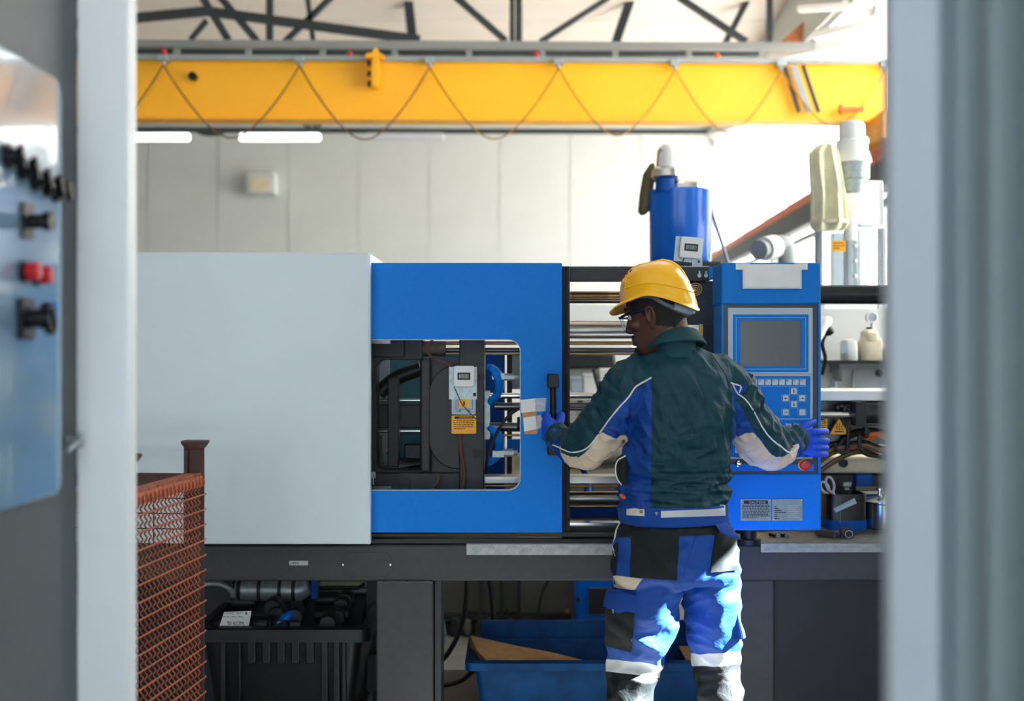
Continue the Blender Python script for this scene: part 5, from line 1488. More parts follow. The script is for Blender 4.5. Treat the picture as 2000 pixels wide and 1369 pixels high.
# nose, brow, lips, chin, cheeks, ears
G.append(loft([sring(H(f, 0, u), hF * a, hl * b, 2, 16) for u, f, a, b in ((.026, .090, .008, .007), (.008, .096, .012, .009), (-.010, .101, .016, .012), (-.024, .104, .017, .017), (-.031, .102, .013, .019), (-.036, .095, .008, .014))]))
G.append(HT([(.082, .052, .030), (.095, .028, .036), (.097, 0, .032), (.095, -.028, .036), (.082, -.052, .030)], .008))
for u, f, r in ((-.054, .094, .0085), (-.068, .092, .0095)):
    G.append(HT([(f - .014, .026, u - .001), (f, .010, u), (f + .001, 0, u), (f, -.010, u), (f - .014, -.026, u - .001)], [.003 + (r - .003) * math.sin(PI * i / 20) for i in range(21)]))
G.append(ellip(H(.080, 0, -.098), .018, .018, .016))
for s in (1, -1):
    G.append(ellip(H(.064, s * .050, -.014), .024, .024, .020))
    G.append(HT([(-.002, s * .072, -.026), (.005, s * .077, -.014), (.008, s * .079, .004), (.006, s * .085, .022), (-.004, s * .089, .031), (-.015, s * .089, .024), (-.018, s * .086, .004), (-.012, s * .081, -.014), (-.004, s * .076, -.030)], .0055, 8))
    G.append(loft([sring(H(-.005, s * (.070 + i * .004), .002), (hF * .014 - hl * s * .004) * k_, hU * .028 * k_, 2, 16) for i, k_ in enumerate((1, 1, .8))]))
    G.append(ellip(H(-.002, s * .074, -.030), .008, .006, .010))
# neck, trunk, limbs (inside the clothes)
G.append(tube([H(-.030, 0, .0), H(-.032, 0, -.05), P(1316, 668, 4.13), P(1318, 700, 4.14), P(1320, 760, 4.15)], [.060, .058, .060, .070, .10], 24))
TOR = [(1120, 1215, 1425, .085), (1060, 1215, 1425, .10), (990, 1228, 1405, .09), (900, 1236, 1412, .095), (800, 1238, 1428, .11), (745, 1235, 1424, .10), (710, 1245, 1405, .075), (690, 1275, 1362, .05)]
G.append(loft([body_ring(y, a, b_, h * .85) for y, a, b_, h in TOR]))
LARM = [(1292, 722, 4.13, .040), (1258, 730, 4.11, .070), (1232, 750, 4.09, .080), (1208, 786, 4.11, .080), (1181, 828, 4.16, .077), (1152, 866, 4.24, .079), (1124, 870, 4.36, .060), (1091, 853, 4.48, .041)]
RARM = [(1352, 718, 4.17, .040), (1388, 728, 4.19, .070), (1414, 748, 4.20, .080), (1443, 788, 4.23, .080), (1470, 834, 4.27, .078), (1497, 868, 4.34, .080), (1526, 872, 4.42, .058), (1553, 859, 4.49, .042)]
LLEG = [(1272, 1090, 4.13, .105), (1258, 1190, 4.15, .113), (1239, 1290, 4.20, .086), (1230, 1369, 4.17, .076), (1228, 1480, 4.16, .070), (1226, 1590, 4.19, .066)]
RLEG = [(1384, 1090, 4.22, .100), (1391, 1190, 4.24, .090), (1398, 1290, 4.29, .078), (1408, 1369, 4.26, .072), (1414, 1480, 4.25, .068), (1418, 1590, 4.28, .066)]
for K_ in (LARM, RARM): G.append(limb([(a, b_, c, r * .62) for a, b_, c, r in K_])[0])
for K_ in (LLEG, RLEG): G.append(limb([(a, b_, c, r * .70) for a, b_, c, r in K_])[0])
HANDL = [(1091, 853, 4.48), (1080, 842, 4.55)]
G.append(tube([P(1091, 853, 4.47), P(1082, 845, 4.53)], [.024, .026], 12))
G.append(tube([P(1553, 859, 4.48), P(1572, 863, 4.515)], [.024, .026], 12))
for K_, fx in ((LLEG, -1), (RLEG, 1)):
    a, b_, c, r = K_[-1]
    q = P(a, b_, c); q.z = .05
    G.append(tube([q, q + FW * .10 + Vector((fx * .02, 0, -.012)), q + FW * .16 + Vector((fx * .03, 0, -.02))], [.042, .036, .026], 14))
V, F, N = remeshed(join(*G), .0042, .45, 3)
man = obj('person', (V, F), M['skin'], smooth=True, angle=180)
tag(man, 'person in blue and dark green workwear and yellow hard hat, holding the door handle', 'person')
man_bvh = BVHTree.FromPolygons([tuple(v) for v in V], F)
for s in (1, -1):
    e_ = obj('eye', ellip(H(.078, s * .032, .016), .012, .012, .012), M['eye_white'], man, smooth=True)
    obj('iris', ellip(H(.0885, s * .033, .014), .004, .0055, .0055), M['ink'], e_, smooth=True)
    obj('eyebrow', HT([(.094, s * .016, .040), (.096, s * .032, .045), (.084, s * .050, .041)], .0045, 8), M['hair'], man, smooth=True)
obj('beard', loft([sring(H(f, 0, u), hF * a, hl * w, 2, 16) for u, f, a, w in ((-.082, .085, .010, .018), (-.096, .083, .018, .026), (-.110, .076, .019, .026), (-.119, .068, .012, .018))]), M['hair'], man, smooth=True)
obj('moustache', HT([(.080, .028, -.052), (.094, .014, -.046), (.098, 0, -.044), (.094, -.014, -.046), (.080, -.028, -.052)], .0035, 8), M['hair'], man, smooth=True)

# --- hair: close cropped shell below the hat
HV, HF_ = [], []
hr = []
nn = 72
lev = np.linspace(.125, -.062, 40)
us = [h_[0] for h_ in HEAD][::-1]
for u in lev:
    f = np.interp(u, us, [h_[1] for h_ in HEAD][::-1]); b_ = np.interp(u, us, [h_[2] for h_ in HEAD][::-1]); w = np.interp(u, us, [h_[3] for h_ in HEAD][::-1])
    b_ = min(b_, -.078 + (u + .06) * -.2) if u < -.02 else b_
    hr.append(sring(H((f + b_) / 2, 0, u), hF * ((f - b_) / 2 + .003), hl * (w + .0028), 2.25, nn))
HV = [tuple(p) for r in hr for p in r]
for i in range(len(lev) - 1):
    for k in range(nn):
        a = 2 * PI * (k + .5) / nn
        fx = math.cos(a)                      # 1 = face side, -1 = back
        u = lev[i]
        lim = .055 if fx > .62 else (.020 if fx > .30 else (.006 if fx > -.05 else -.052 + .03 * (fx + 1)))
        if u > lim:
            p, q = i * nn + k, i * nn + (k + 1) % nn
            HF_.append((p, p + nn, q + nn, q))
obj('hair', (HV, HF_), M['hair'], man, smooth=True, angle=180)

# --- jacket: trunk and sleeves fused into one surface
TORJ = [(1016, 1218, 1416, .118, 0), (1000, 1213, 1419, .125, 0), (975, 1208, 1422, .130, 0), (950, 1209, 1424, .128, 0), (920, 1214, 1426, .122, 0), (880, 1220, 1428, .122, 0), (840, 1224, 1433, .128, 0), (800, 1224, 1438, .132, 0),
        (765, 1220, 1438, .130, 0), (738, 1222, 1432, .122, 0), (716, 1232, 1418, .108, .0), (698, 1250, 1396, .090, 0), (684, 1266, 1374, .076, .0), (674, 1280, 1358, .066, 0)]
tj = loft([body_ring(y, a, b_, h, dy) for y, a, b_, h, dy in TORJ])
lg_, lpts = limb(LARM + [(1084, 849, 4.50, .040)], 28)
rg_, rpts = limb(RARM + [(1561, 857, 4.505, .041)], 28)
V, F, N = remeshed(join(tj, lg_, rg_), .0052, .5, 8)


def nearest_on(V, pts):
    """closest point on a limb path: parameter 0..1, offset, radius"""
    C = np.array([p[:3] for p in pts]); r = np.array([p[3] for p in pts])
    best = np.full(len(V), 1e9); T = np.zeros(len(V)); O = np.zeros((len(V), 3)); TN = np.zeros((len(V), 3)); RR = np.zeros(len(V))
    for i in range(len(C) - 1):
        a, b_ = C[i], C[i + 1]
        ab = b_ - a
        t = np.clip(((V - a) @ ab) / (ab @ ab), 0, 1)
        q = a + t[:, None] * ab
        d = np.linalg.norm(V - q, axis=1)
        rr = r[i] + (r[i + 1] - r[i]) * t
        m = d < best
        best[m] = d[m]; T[m] = (i + t[m]) / (len(C) - 1); O[m] = (V - q)[m]; TN[m] = ab / np.linalg.norm(ab); RR[m] = rr[m]
    return T, O, TN, RR, best


V = np.array(V)
view = V - np.array([0, 0, CAMZ]); view /= np.linalg.norm(view, axis=1)[:, None]
px = 1000 + V[:, 0] / V[:, 1] * FPX
py = 684.5 - (V[:, 2] - CAMZ) / V[:, 1] * FPX
blue = np.interp(py, [700, 740, 1000], [1225, 1274, 1270]) - px                 # left side panel
blue = np.minimum(blue, py - np.interp(px, [1200, 1240, 1275], [790, 764, 737])) / FPX * DM
right = np.minimum(px - np.interp(py, [740, 800, 1000], [1427, 1433, 1424]), py - 752) / FPX * DM
blue = np.maximum(blue, right)
patch = np.full(len(V), -1.0)
side_sel = np.zeros(len(V), bool)
SL = {}
for nm, pts, upv in (('L', lpts, (-.85, 0, .5)), ('R', rpts, (.85, 0, .5))):
    T, O, TN, RR, best = nearest_on(V, pts)
    s_dir = np.cross(TN, view); s_dir /= np.linalg.norm(s_dir, axis=1)[:, None]
    s_dir *= np.sign(s_dir @ np.array(upv))[:, None]
    s = (O * s_dir).sum(1)
    if nm == 'L': sel = (best < RR * 1.25) & (T > .30) & (px < 1232 + (py - 742) * -.05)
    else: sel = (best < RR * 1.25) & (T > .30) & (px > 1430)
    L = 0.62
    blue[sel] = -s[sel] - (0.004 if nm == 'L' else .0)
    t0, t1 = (.47, .735) if nm == 'L' else (.46, .77)
    patch[sel] = np.minimum(np.minimum(-s - .003, (T - t0) * L), (t1 - T) * L)[sel]
    SL[nm] = (T, sel)


def relax(A, F, it=8):
    """even out a vertex attribute over the mesh"""
    E = np.array([(f[i], f[(i + 1) % len(f)]) for f in F for i in range(len(f))])
    cnt = np.bincount(E.ravel(), minlength=len(A)).astype(float)
    for _ in range(it):
        s_ = np.bincount(E[:, 0], A[E[:, 1]], len(A)) + np.bincount(E[:, 1], A[E[:, 0]], len(A))
        A = .4 * A + .6 * s_ / np.maximum(cnt, 1)
    return A


blue = relax(blue, F, 6)
patch = relax(np.maximum(patch, -.03), F, 8)
# folds in the cloth
disp = np.zeros(len(V))
for i in range(len(V)):
    x, y, z = V[i]
    p_ = V[i]
    if SL['L'][1][i] or SL['R'][1][i]:
        T = SL['L'][0][i] if SL['L'][1][i] else SL['R'][0][i]
        a = noise.noise((T * 13, x * 9, z * 9)); b_ = noise.noise((x * 24 + z * 20, y * 22, z * 12 + 5))
        disp[i] = .013 * (1 - 2.2 * abs(a)) + .009 * (1 - 2.2 * abs(b_)) - .009
    else:
        wz = max(0.0, 1 - abs(py[i] - 955) / 55) ** .7
        wm = max(0.0, 1 - abs(py[i] - 880) / 70)
        hx = noise.noise((x * 7 + z * 5, y * 7, z * 46)); hz = noise.noise((x * 9 - z * 6, y * 9, z * 30 + 9))
        vx = noise.noise((x * 19 + z * 5, y * 10, z * 4)); gx = noise.noise((x * 10 - z * 7, y * 10, z * 9 + 3)); dx = noise.noise((x * 22 + z * 16, y * 14, z * 9 + 6))
        disp[i] = wz * .014 * (1 - 2.4 * abs(hx)) + wm * .009 * (1 - 2.6 * abs(hz)) + .011 * (1 - 2.4 * abs(vx)) * (1 - wz) + .007 * (1 - 2.2 * abs(dx)) + .007 * gx - .010
V2 = V + N * disp[:, None]
jk = obj('jacket', (V2, F), garment_mat('jacket_cloth', [(None, (4, 58, 70)), ('blue', (0, 62, 146)), ('patch', (214, 194, 172))]), man, smooth=True, angle=180)
attr(jk, 'blue', blue); attr(jk, 'patch', patch)
jbvh = BVHTree.FromPolygons(V2.tolist(), F)
CAMP = Vector((0, 0, CAMZ))


def hit(bvh, x, y, last=None):
    dr_ = (P(x, y, 4.0) - CAMP).normalized()
    loc, nor, idx, dist = bvh.ray_cast(CAMP, dr_, 20)
    if loc is None: return last
    if nor.dot(dr_) > 0: nor = -nor
    return loc, nor


def on_cloth(bvh, pts, r, off=.5, n=4):
    out, last = [], None
    for q in spline(pts, n):
        h_ = hit(bvh, q[0], q[1], None)
        if h_ is None: continue
        out.append(h_[0] + h_[1] * r * off)
    return tube(out, r, 6)


def cloth_patch(bvh, quad, off=.004, nu=14, nv=14, flare=0.0):
    """cloth piece sewn onto a garment: quad = four corners in the photo, top left, top right, bottom right, bottom left"""
    (ax, ay), (bx_, by_), (cx, cy), (dx_, dy_) = quad
    top, bot, last = [], [], None
    for j in range(nv + 1):
        v_ = j / nv
        for i in range(nu + 1):
            u_ = i / nu
            x = (ax * (1 - u_) + bx_ * u_) * (1 - v_) + (dx_ * (1 - u_) + cx * u_) * v_
            y = (ay * (1 - u_) + by_ * u_) * (1 - v_) + (dy_ * (1 - u_) + cy * u_) * v_
            h_ = hit(bvh, x, y, last)
            if h_ is None:
                h_ = (P(x, y, DM - .08), Vector((0, -1, 0)))
            last = h_
            top.append(h_[0] + h_[1] * (off + flare * v_ ** 2)); bot.append(h_[0] - h_[1] * .003)
    n1 = nu + 1
    V = [tuple(p) for p in top] + [tuple(p) for p in bot]
    o = len(top)
    F = [(j * n1 + i, (j + 1) * n1 + i, (j + 1) * n1 + i + 1, j * n1 + i + 1) for j in range(nv) for i in range(nu)]
    edge = [i for i in range(n1)] + [j * n1 + nu for j in range(1, nv + 1)] + [nv * n1 + i for i in range(nu - 1, -1, -1)] + [j * n1 for j in range(nv - 1, 0, -1)]
    for k in range(len(edge)):
        a, b_ = edge[k], edge[(k + 1) % len(edge)]
        F.append((a, b_, b_ + o, a + o))
    return V, F


obj('piping', on_cloth(jbvh, [(1272, 738), (1255, 747), (1240, 757), (1228, 775), (1208, 797), (1188, 822), (1168, 850), (1150, 872), (1134, 881), (1116, 883), (1096, 876), (1080, 869)], .0026), M['piping_white'], jk, smooth=True)
obj('piping', on_cloth(jbvh, [(1430, 750), (1440, 768), (1455, 780), (1470, 800), (1484, 826), (1500, 850), (1520, 868), (1543, 884), (1560, 871)], .0026), M['piping_white'], jk, smooth=True)
obj('piping', on_cloth(jbvh, [(1427, 748), (1438, 751), (1447, 755), (1444, 766)], .0024), M['piping_white'], jk, smooth=True)
for pts in ([(1294, 678), (1286, 700), (1277, 722), (1273, 745), (1276, 790), (1277, 860), (1276, 930), (1275, 982)], [(1388, 690), (1404, 712), (1420, 740), (1428, 780), (1427, 850), (1424, 930)],
            [(1290, 862), (1340, 858), (1420, 852)], [(1280, 905), (1340, 912), (1420, 900)]):
    obj('seam', on_cloth(jbvh, pts, .0016, .2), M['cloth_green'], jk, smooth=True)
# collar
nc = P(1318, 672, 4.125)
def cring(r, z, tilt, push=0.0):
    return [p + UP * (z - .30 * tilt * (p - nc).dot(FW)) for p in sring(nc + FW * push, RT * r, FW * r * 1.0, 2.1, 40)]
obj('collar', loft([cring(.070, -.05, .4), cring(.066, .0, .8), cring(.066, .030, 1), cring(.069, .034, 1), cring(.073, .031, 1), cring(.099, -.006, .8), cring(.101, -.012, .8), cring(.092, -.013, .8)], cap=False), M['cloth_green'], jk, smooth=True, angle=180)
# cuffs
def cuff(pts, m_):
    q = [Vector(p[:3]) for p in pts[-5:]]
    t = (q[-1] - q[-3]).normalized()
    return tube([q[-1] - t * .030, q[-1] - t * .02, q[-1] - t * .002, q[-1] + t * .004], [.043, .046, .047, .043], 24)
obj('cuff', cuff(lpts, None), M['cloth_green'], jk, smooth=True)
obj('cuff', cuff(rpts, None), M['cloth_green'], jk, smooth=True)
# waistband with reflective strips, hip pouch
bandr = [(983, 1213, 1417), (986, 1210, 1420), (1000, 1209, 1421), (1015, 1210, 1421), (1019, 1213, 1419)]
wband = loft([body_ring(y, a, b_, .134, 0, 2.4, 64) for y, a, b_ in bandr])
wb_ = obj('waistband', wband, M['cloth_blue'], jk, smooth=True, angle=180)
wbv = BVHTree.FromPolygons([tuple(v) for v in wband[0]], wband[1])
obj('reflective_strip', cloth_patch(wbv, ((1291, 992), (1415, 987), (1416, 1007), (1291, 1011)), .0022, 20, 3), M['reflective'], jk, smooth=True)
obj('waist_tab', cloth_patch(wbv, ((1225, 987), (1259, 989), (1259, 1008), (1225, 1006)), .003, 8, 3), M['cloth_white'], jk, smooth=True)
for x, y, m_ in ((1253, 999, 'brass'), (1282, 1003, 'galvanised')):
    h_ = hit(wbv, x, y)
    obj('snap_button', ellip(h_[0] + h_[1] * .004, .0055, .004, .0055, 12, 8), M[m_], jk, smooth=True)
obj('hip_pouch', loft([sring(P(x, y, 4.13), Vector((w_ / FPX * DM, 0, 0)), Vector((0, .05, 0)), 2.3, 20) for y, x, w_ in ((888, 1222, 6), (896, 1217, 12), (915, 1214, 14), (935, 1216, 13), (948, 1222, 8))]), M['cloth_dark'], jk, smooth=True)
obj('pouch_piping', tube(spline([P(1222, 890, 4.08), P(1206, 900, 4.085), P(1202, 918, 4.085), P(1206, 936, 4.085), P(1214, 947, 4.085)], 5), .0022, 6), M['piping_white'], jk, smooth=True)
obj('red_tab', tube([P(1213, 967, 4.07), P(1219, 972, 4.05)], .006, 8), M['orange_paint'], jk, smooth=True)

# --- trousers
HIP = [(1008, 1212, 1419, .118), (1030, 1208, 1430, .128), (1060, 1201, 1438, .132), (1095, 1196, 1444, .130), (1122, 1194, 1446, .118), (1140, 1205, 1440, .09)]
tg = loft([body_ring(y, a, b_, h) for y, a, b_, h in HIP])
l1, llp = limb(LLEG, 28)
l2, rlp = limb(RLEG, 28)
V, F, N = remeshed(join(tg, l1, l2), .0058, .5, 5)
V = np.array(V)
px = 1000 + V[:, 0] / V[:, 1] * FPX
py = 684.5 - (V[:, 2] - CAMZ) / V[:, 1] * FPX
disp = np.zeros(len(V))
for i in range(len(V)):
    x, y, z = V[i]
    a = noise.noise((x * 8 + z * 7, y * 8, z * 11)); b_ = noise.noise((x * 16 - z * 9, y * 14, z * 20 + 4)); c_ = noise.noise((x * 30, y * 30, z * 16 + 8))
    kz = max(0, 1 - abs(py[i] - 1250) / 160)
    disp[i] = .015 * (1 - 2.2 * abs(a)) * (.6 + .6 * kz) * (.3 if py[i] < 1030 else 1) + .004 * (1 - 2.2 * abs(b_)) + .001 * c_ - .006
V2 = V + N * disp[:, None]
left = px < np.interp(py, [1000, 1130, 1369], [1330, 1335, 1318])
bandy = np.where(left, 1305 + (px - 1238) * .12, 1286 - (px - 1400) * .05)
band = (12.5 - np.abs(py - bandy)) / FPX * DM
dark = (py - bandy) / FPX * DM
yoke = np.minimum(np.minimum(py - 1017, 1047 - py + (px - 1320) * -.02), 1e3) / FPX * DM
dark = np.maximum(dark, yoke)
tr = obj('trousers', (V2, F), garment_mat('trouser_cloth', [(None, (20, 72, 156)), ('dark', (14, 23, 27)), ('band', (206, 208, 210))]), man, smooth=True, angle=180)
attr(tr, 'dark', dark); attr(tr, 'band', band)
tbvh = BVHTree.FromPolygons(V2.tolist(), F)
obj('back_pocket', cloth_patch(tbvh, ((1234, 1036), (1326, 1042), (1321, 1133), (1232, 1126)), .005), M['cloth_dark'], tr, smooth=True)
obj('back_pocket', cloth_patch(tbvh, ((1396, 1046), (1436, 1044), (1437, 1112), (1386, 1118)), .006), M['cloth_dark'], tr, smooth=True)
obj('pocket_flap', loft([sring(P(x, y, d_), Vector((w_ / FPX * DM, .01, -.35 * w_ / FPX * DM)), Vector((.004, .006, 0)), 3, 20) for x, y, d_, w_ in ((1404, 1014, 4.10, 14), (1412, 1026, 4.075, 19), (1424, 1042, 4.065, 19), (1428, 1048, 4.07, 17))]), M['cloth_blue'], tr, smooth=True)
obj('side_stripe', cloth_patch(tbvh, ((1196, 1066), (1208, 1060), (1202, 1150), (1191, 1148)), .003, 4, 14), M['cloth_dark'], tr, smooth=True)
obj('reflective_strip', cloth_patch(tbvh, ((1200, 1124), (1255, 1130), (1240, 1150), (1200, 1147)), .004, 10, 5), M['cloth_patch'], tr, smooth=True)
obj('cargo_pocket', cloth_patch(tbvh, ((1191, 1190), (1240, 1196), (1234, 1270), (1190, 1258)), .016, 12, 12), M['cloth_dark'], tr, smooth=True)
obj('cargo_flap', cloth_patch(tbvh, ((1192, 1150), (1244, 1160), (1241, 1197), (1190, 1187)), .017, 12, 8, .006), M['cloth_blue'], tr, smooth=True)
obj('zip_pull', bar(P(1197, 1190, 4.03), P(1197.5, 1197, 4.03), .003), M['galvanised'], tr)
obj('piping', on_cloth(tbvh, [(1213, 1018), (1206, 1032), (1199, 1048), (1196, 1062), (1200, 1076), (1203, 1086)], .0026), M['piping_white'], tr, smooth=True)
obj('seam', on_cloth(tbvh, [(1360, 1046), (1350, 1075), (1338, 1110), (1334, 1132)], .0016, .2), M['cloth_blue'], tr, smooth=True)
obj('seam', on_cloth(tbvh, [(1326, 1050), (1390, 1045)], .0016, .2), M['cloth_blue'], tr, smooth=True)
# loose knee flap at the outer right leg
obj('thigh_flap', loft([sring(P(x, y, 4.22), Vector((w_ / FPX * DM, 0, 0)), Vector((0, .045, 0)), 2.2, 18) for y, x, w_ in ((1188, 1434, 3), (1210, 1439, 6), (1230, 1444, 9), (1241, 1446, 9), (1243, 1444, 7))]), M['cloth_blue'], tr, smooth=True)
# boots
for K_, fx in ((LLEG, -1), (RLEG, 1)):
    a, b_, c, r = K_[-1]
    q = P(a, b_, c)
    def bo(z, f, rx, ry): return sring(Vector((q.x, q.y, z)) + FW * f + Vector((fx * .25 * f, 0, 0)), RT * rx, FW * ry, 2.4, 24)
    bt = obj('boot', loft([bo(.002, .045, .048, .150), bo(.03, .045, .052, .155), bo(.06, .04, .05, .145), bo(.09, .01, .045, .095), (bo(.13, -.02, .048, .06)), bo(.2, -.02, .052, .058)]), M['boot_black'], man, smooth=True)
    obj('boot_sole', loft([bo(0, .045, .05, .153), bo(.02, .045, .054, .158)]), M['black_rubber'], bt)

# --- gloves
def finger(pts, r): return tube(spline(pts, 5), r if isinstance(r, float) else list(np.interp(np.linspace(0, 1, 5 * (len(pts) - 1) + 1), np.linspace(0, 1, len(r)), r)), 12)
# right hand laid on the cabinet edge: the back of the hand towards us, fingertips curled round the edge
fg = [loft([sring(P(x, y, d), Vector((0, -.35 * b_ if False else 0, 0)) + UP * a, Vector((.004, b_, 0)), 2.3, 24) for x, y, d, a, b_ in
            ((1548, 856, 4.488, .028, .026), (1558, 858, 4.496, .034, .024), (1572, 861, 4.502, .045, .022), (1584, 864, 4.506, .046, .020), (1592, 866, 4.512, .042, .016))])]
for (y0, y1, x1, r0, r1) in ((844, 843, 1612, .0125, .0105), (860, 861, 1613, .0130, .0105), (874, 874, 1612, .0125, .0100), (886, 887, 1611, .0115, .0092)):
    fg.append(finger([P(1574, y0 + (865 - y0) * .25, 4.504), P(1588, y0, 4.500), P(1602, (y0 + y1) / 2, 4.512), P(x1, y1, 4.536), P(x1 + 1.5, y1 + .5, 4.566), P(x1 - .5, y1 + 1, 4.592)], [r0 * .95, r0 * 1.12, r0, r0, r1, r1 * .8]))
fg.append(finger([P(1553, 852, 4.494), P(1562, 840, 4.500), P(1573, 832, 4.510), P(1584, 826, 4.524), P(1592, 822, 4.534)], [.016, .0165, .0145, .0128, .009]))
fg.append(tube([P(1546, 855, 4.485), P(1553, 857, 4.492)], [.034, .032], 20))
V, F, N = remeshed(join(*fg), .0022, .4, 4)
gv = obj('glove', (V, F), M['glove_blue'], man, smooth=True, angle=180)
# left hand closed round the vertical door handle
hb = DD - .075                              # depth of the handle bar
bx0 = 1080.5
def HB(ox, oy, py): return Vector((PX(bx0, hb) + ox, hb + oy, PZ(py, hb)))
fg = [loft([sring(c, UP * a, Vector((b_, b2, 0)), 2.3, 24) for c, a, b_, b2 in
            ((HB(.024, -.105, 850), .026, .022, .012), (HB(.012, -.078, 846), .034, .024, .012), (HB(-.008, -.052, 838), .043, .024, .014), (HB(-.022, -.032, 834), .045, .020, .016), (HB(-.030, -.010, 833), .042, .014, .014))])]
for (y0, r0) in ((812, .0118), (826, .0122), (841, .0118), (854, .0105)):
    fg.append(finger([HB(-.018, -.030, y0 + 1), HB(-.031, -.006, y0), HB(-.026, .018, y0), HB(-.006, .027, y0 + 1), HB(.014, .022, y0 + 2), HB(.024, .004, y0 + 3), HB(.019, -.010, y0 + 3)], [r0 * 1.05, r0 * 1.1, r0, r0, r0 * .95, r0 * .9, r0 * .75]))
fg.append(finger([HB(.012, -.070, 838), HB(.022, -.050, 824), HB(.029, -.030, 814), HB(.030, -.012, 810), HB(.022, .006, 811)], [.016, .016, .0142, .0125, .009]))
fg.append(tube([HB(.026, -.118, 852), HB(.018, -.095, 849)], [.032, .030], 20))
V, F, N = remeshed(join(*fg), .0022, .4, 4)
gv = obj('glove', (V, F), M['glove_blue'], man, smooth=True, angle=180)

# --- hard hat
HH = []
na, nt_ = 96, 26
def hat_pt(a, t, g=0.0):
    ca, sa = math.cos(a), math.sin(a)                    # a = 0 faces forward
    front = max(0.0, ca)
    rf = (.116 if ca > 0 else .123)
    zrim = .058 + .012 * abs(sa) - (.060 * max(0, -ca) ** 1.6)
    ph = t * PI / 2
    prof_r = math.sin(ph) ** .74
    prof_z = max(0, math.cos(ph)) ** .74
    rx = (rf + g) * prof_r; ry = (.111 + g) * prof_r
    z = zrim + (.176 - zrim + g) * prof_z
    if t > .8: rx += .004 * (t - .8) / .2; ry += .003 * (t - .8) / .2
    rid = .004 * math.exp(-(sa * ry / .018) ** 2) * (1 if .02 < t < .75 else 0)
    return H(ca * rx - .006, sa * ry, z + rid)
V, F = [tuple(H(-.006, 0, .180))], []
for j in range(1, nt_ + 1):
    for i in range(na): V.append(tuple(hat_pt(2 * PI * i / na, j / nt_)))
# brim: flares out at the front
for i in range(na):
    a = 2 * PI * i / na
    k_ = max(0.0, math.cos(a)) ** 1.5
    b0 = hat_pt(a, 1.0)
    V.append(tuple(b0 + (hF * math.cos(a) + hl * math.sin(a)) * (.003 + .020 * k_) - hU * (.003 + .004 * k_)))
for i in range(na):
    a = 2 * PI * i / na
    k_ = max(0.0, math.cos(a)) ** 1.5
    b0 = hat_pt(a, 1.0)
    V.append(tuple(b0 + (hF * math.cos(a) + hl * math.sin(a)) * (.004 + .038 * k_) - hU * (.006 + .013 * k_)))
for i in range(na): F.append((0, 1 + i, 1 + (i + 1) % na))
for j in range(nt_ + 1):
    for i in range(na):
        p, q = 1 + j * na + i, 1 + j * na + (i + 1) % na
        F.append((p, p + na, q + na, q))
hat = obj('hard_hat', (V, F), M['helmet_yellow'], man, smooth=True, angle=180)
so = hat.modifiers.new('solid', 'SOLIDIFY'); so.thickness = .0035; so.offset = -1
hat_bvh = BVHTree.FromPolygons(V, F)
obj('crown_ridge', tube([hat_pt(a_, t) + hU * .0 for a_, t in [(0.0, .72), (0.0, .6), (0, .45), (0, .3), (0, .15), (PI, .02), (PI, .15), (PI, .3), (PI, .45), (PI, .6), (PI, .75)]], [.002, .004, .0055, .006, .006, .006, .006, .006, .0055, .004, .002], 10), M['helmet_yellow'], hat, smooth=True)
obj('rim_step', tube([hat_pt(a_, .86) for a_ in np.linspace(1.0, 2 * PI - 1.0, 40)], .0026, 8), M['helmet_yellow'], hat, smooth=True)
for a_, t in ((.95, .40), (.80, .46), (.68, .53)):
    p, q = hat_pt(a_, t), hat_pt(a_ + .05, t + .05)
    obj('vent', tube([p + (q - p) * .0, q], .0042, 8), M['helmet_vent'], hat, smooth=True)
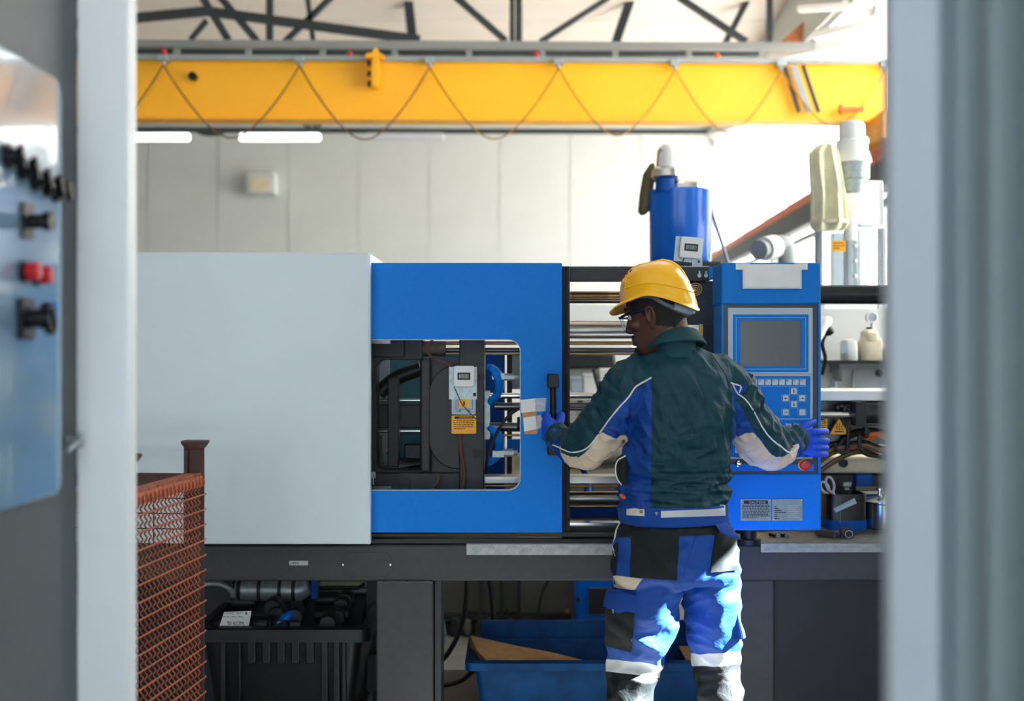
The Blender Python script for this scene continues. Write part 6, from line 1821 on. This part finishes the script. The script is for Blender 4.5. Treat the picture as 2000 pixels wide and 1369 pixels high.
for k_ in range(2):
    for j in range(5):
        p, q = hat_pt(.95 + k_ * .16, .58 + j * .06), hat_pt(.95 + k_ * .16, .615 + j * .06)
        obj('vent_rib', tube([p, q], .0026, 6), M['helmet_yellow'], hat, smooth=True)
# head band and ratchet
obj('head_band', tube([H(*p) for p in spline([(.060, .070, .068), (.020, .083, .070), (-.020, .086, .060), (-.055, .078, .030), (-.085, .052, .004), (-.100, .020, -.010), (-.103, 0, -.012), (-.100, -.020, -.010), (-.085, -.052, .004), (-.05, -.08, .034)], 6)], .0075, 8, flat=.45), M['strap_grey'], hat, smooth=True)
obj('ratchet', tube([H(*p) for p in spline([(-.082, .062, .018), (-.098, .040, .006), (-.108, .012, -.002), (-.108, -.012, -.002)], 6)], .0115, 10, flat=.5), M['strap_clear'], hat, smooth=True)
obj('ratchet_knob', tube([H(-.108, 0, -.002), H(-.122, 0, -.002)], [.014, .012], 16), M['strap_clear'], hat, smooth=True)
# safety glasses
sg = obj('safety_glasses', join(*[tube([H(*p) for p in spline([(-.006, s * .080, .030), (.03, s * .082, .026), (.070, s * .076, .024), (.098, s * .066, .020), (.108, s * .060, .016)], 5)], .0042, 8, flat=.6) for s in (1, -1)],
                                tube([H(*p) for p in spline([(.108, .060, .017), (.119, .034, .022), (.123, 0, .022), (.119, -.034, .022), (.108, -.060, .017)], 6)], .0036, 8)), M['glasses_navy'], man, smooth=True)
lv, lf = [], []
for j in range(9):
    u = .022 - .046 * j / 8
    for i in range(25):
        l_ = -.061 + .122 * i / 24
        f = .124 - .0165 * (l_ / .061) ** 2 - .006 * (j / 8)
        uu = u if abs(l_) > .012 or j < 6 else u + (j - 5) * .004
        lv.append(tuple(H(f, l_, uu)))
for j in range(8):
    for i in range(24):
        a = j * 25 + i
        lf.append((a, a + 1, a + 26, a + 25))
obj('lens', (lv, lf), M['lens_clear'], sg, smooth=True, angle=180, solid=.0018)
obj('lens_edge', join(*[tube([H(.108, s * .061, .017), H(.105, s * .061, -.002), H(.100, s * .058, -.022), H(.110, s * .036, -.027)], .0012, 6) for s in (1, -1)]), M['strap_clear'], sg, smooth=True)
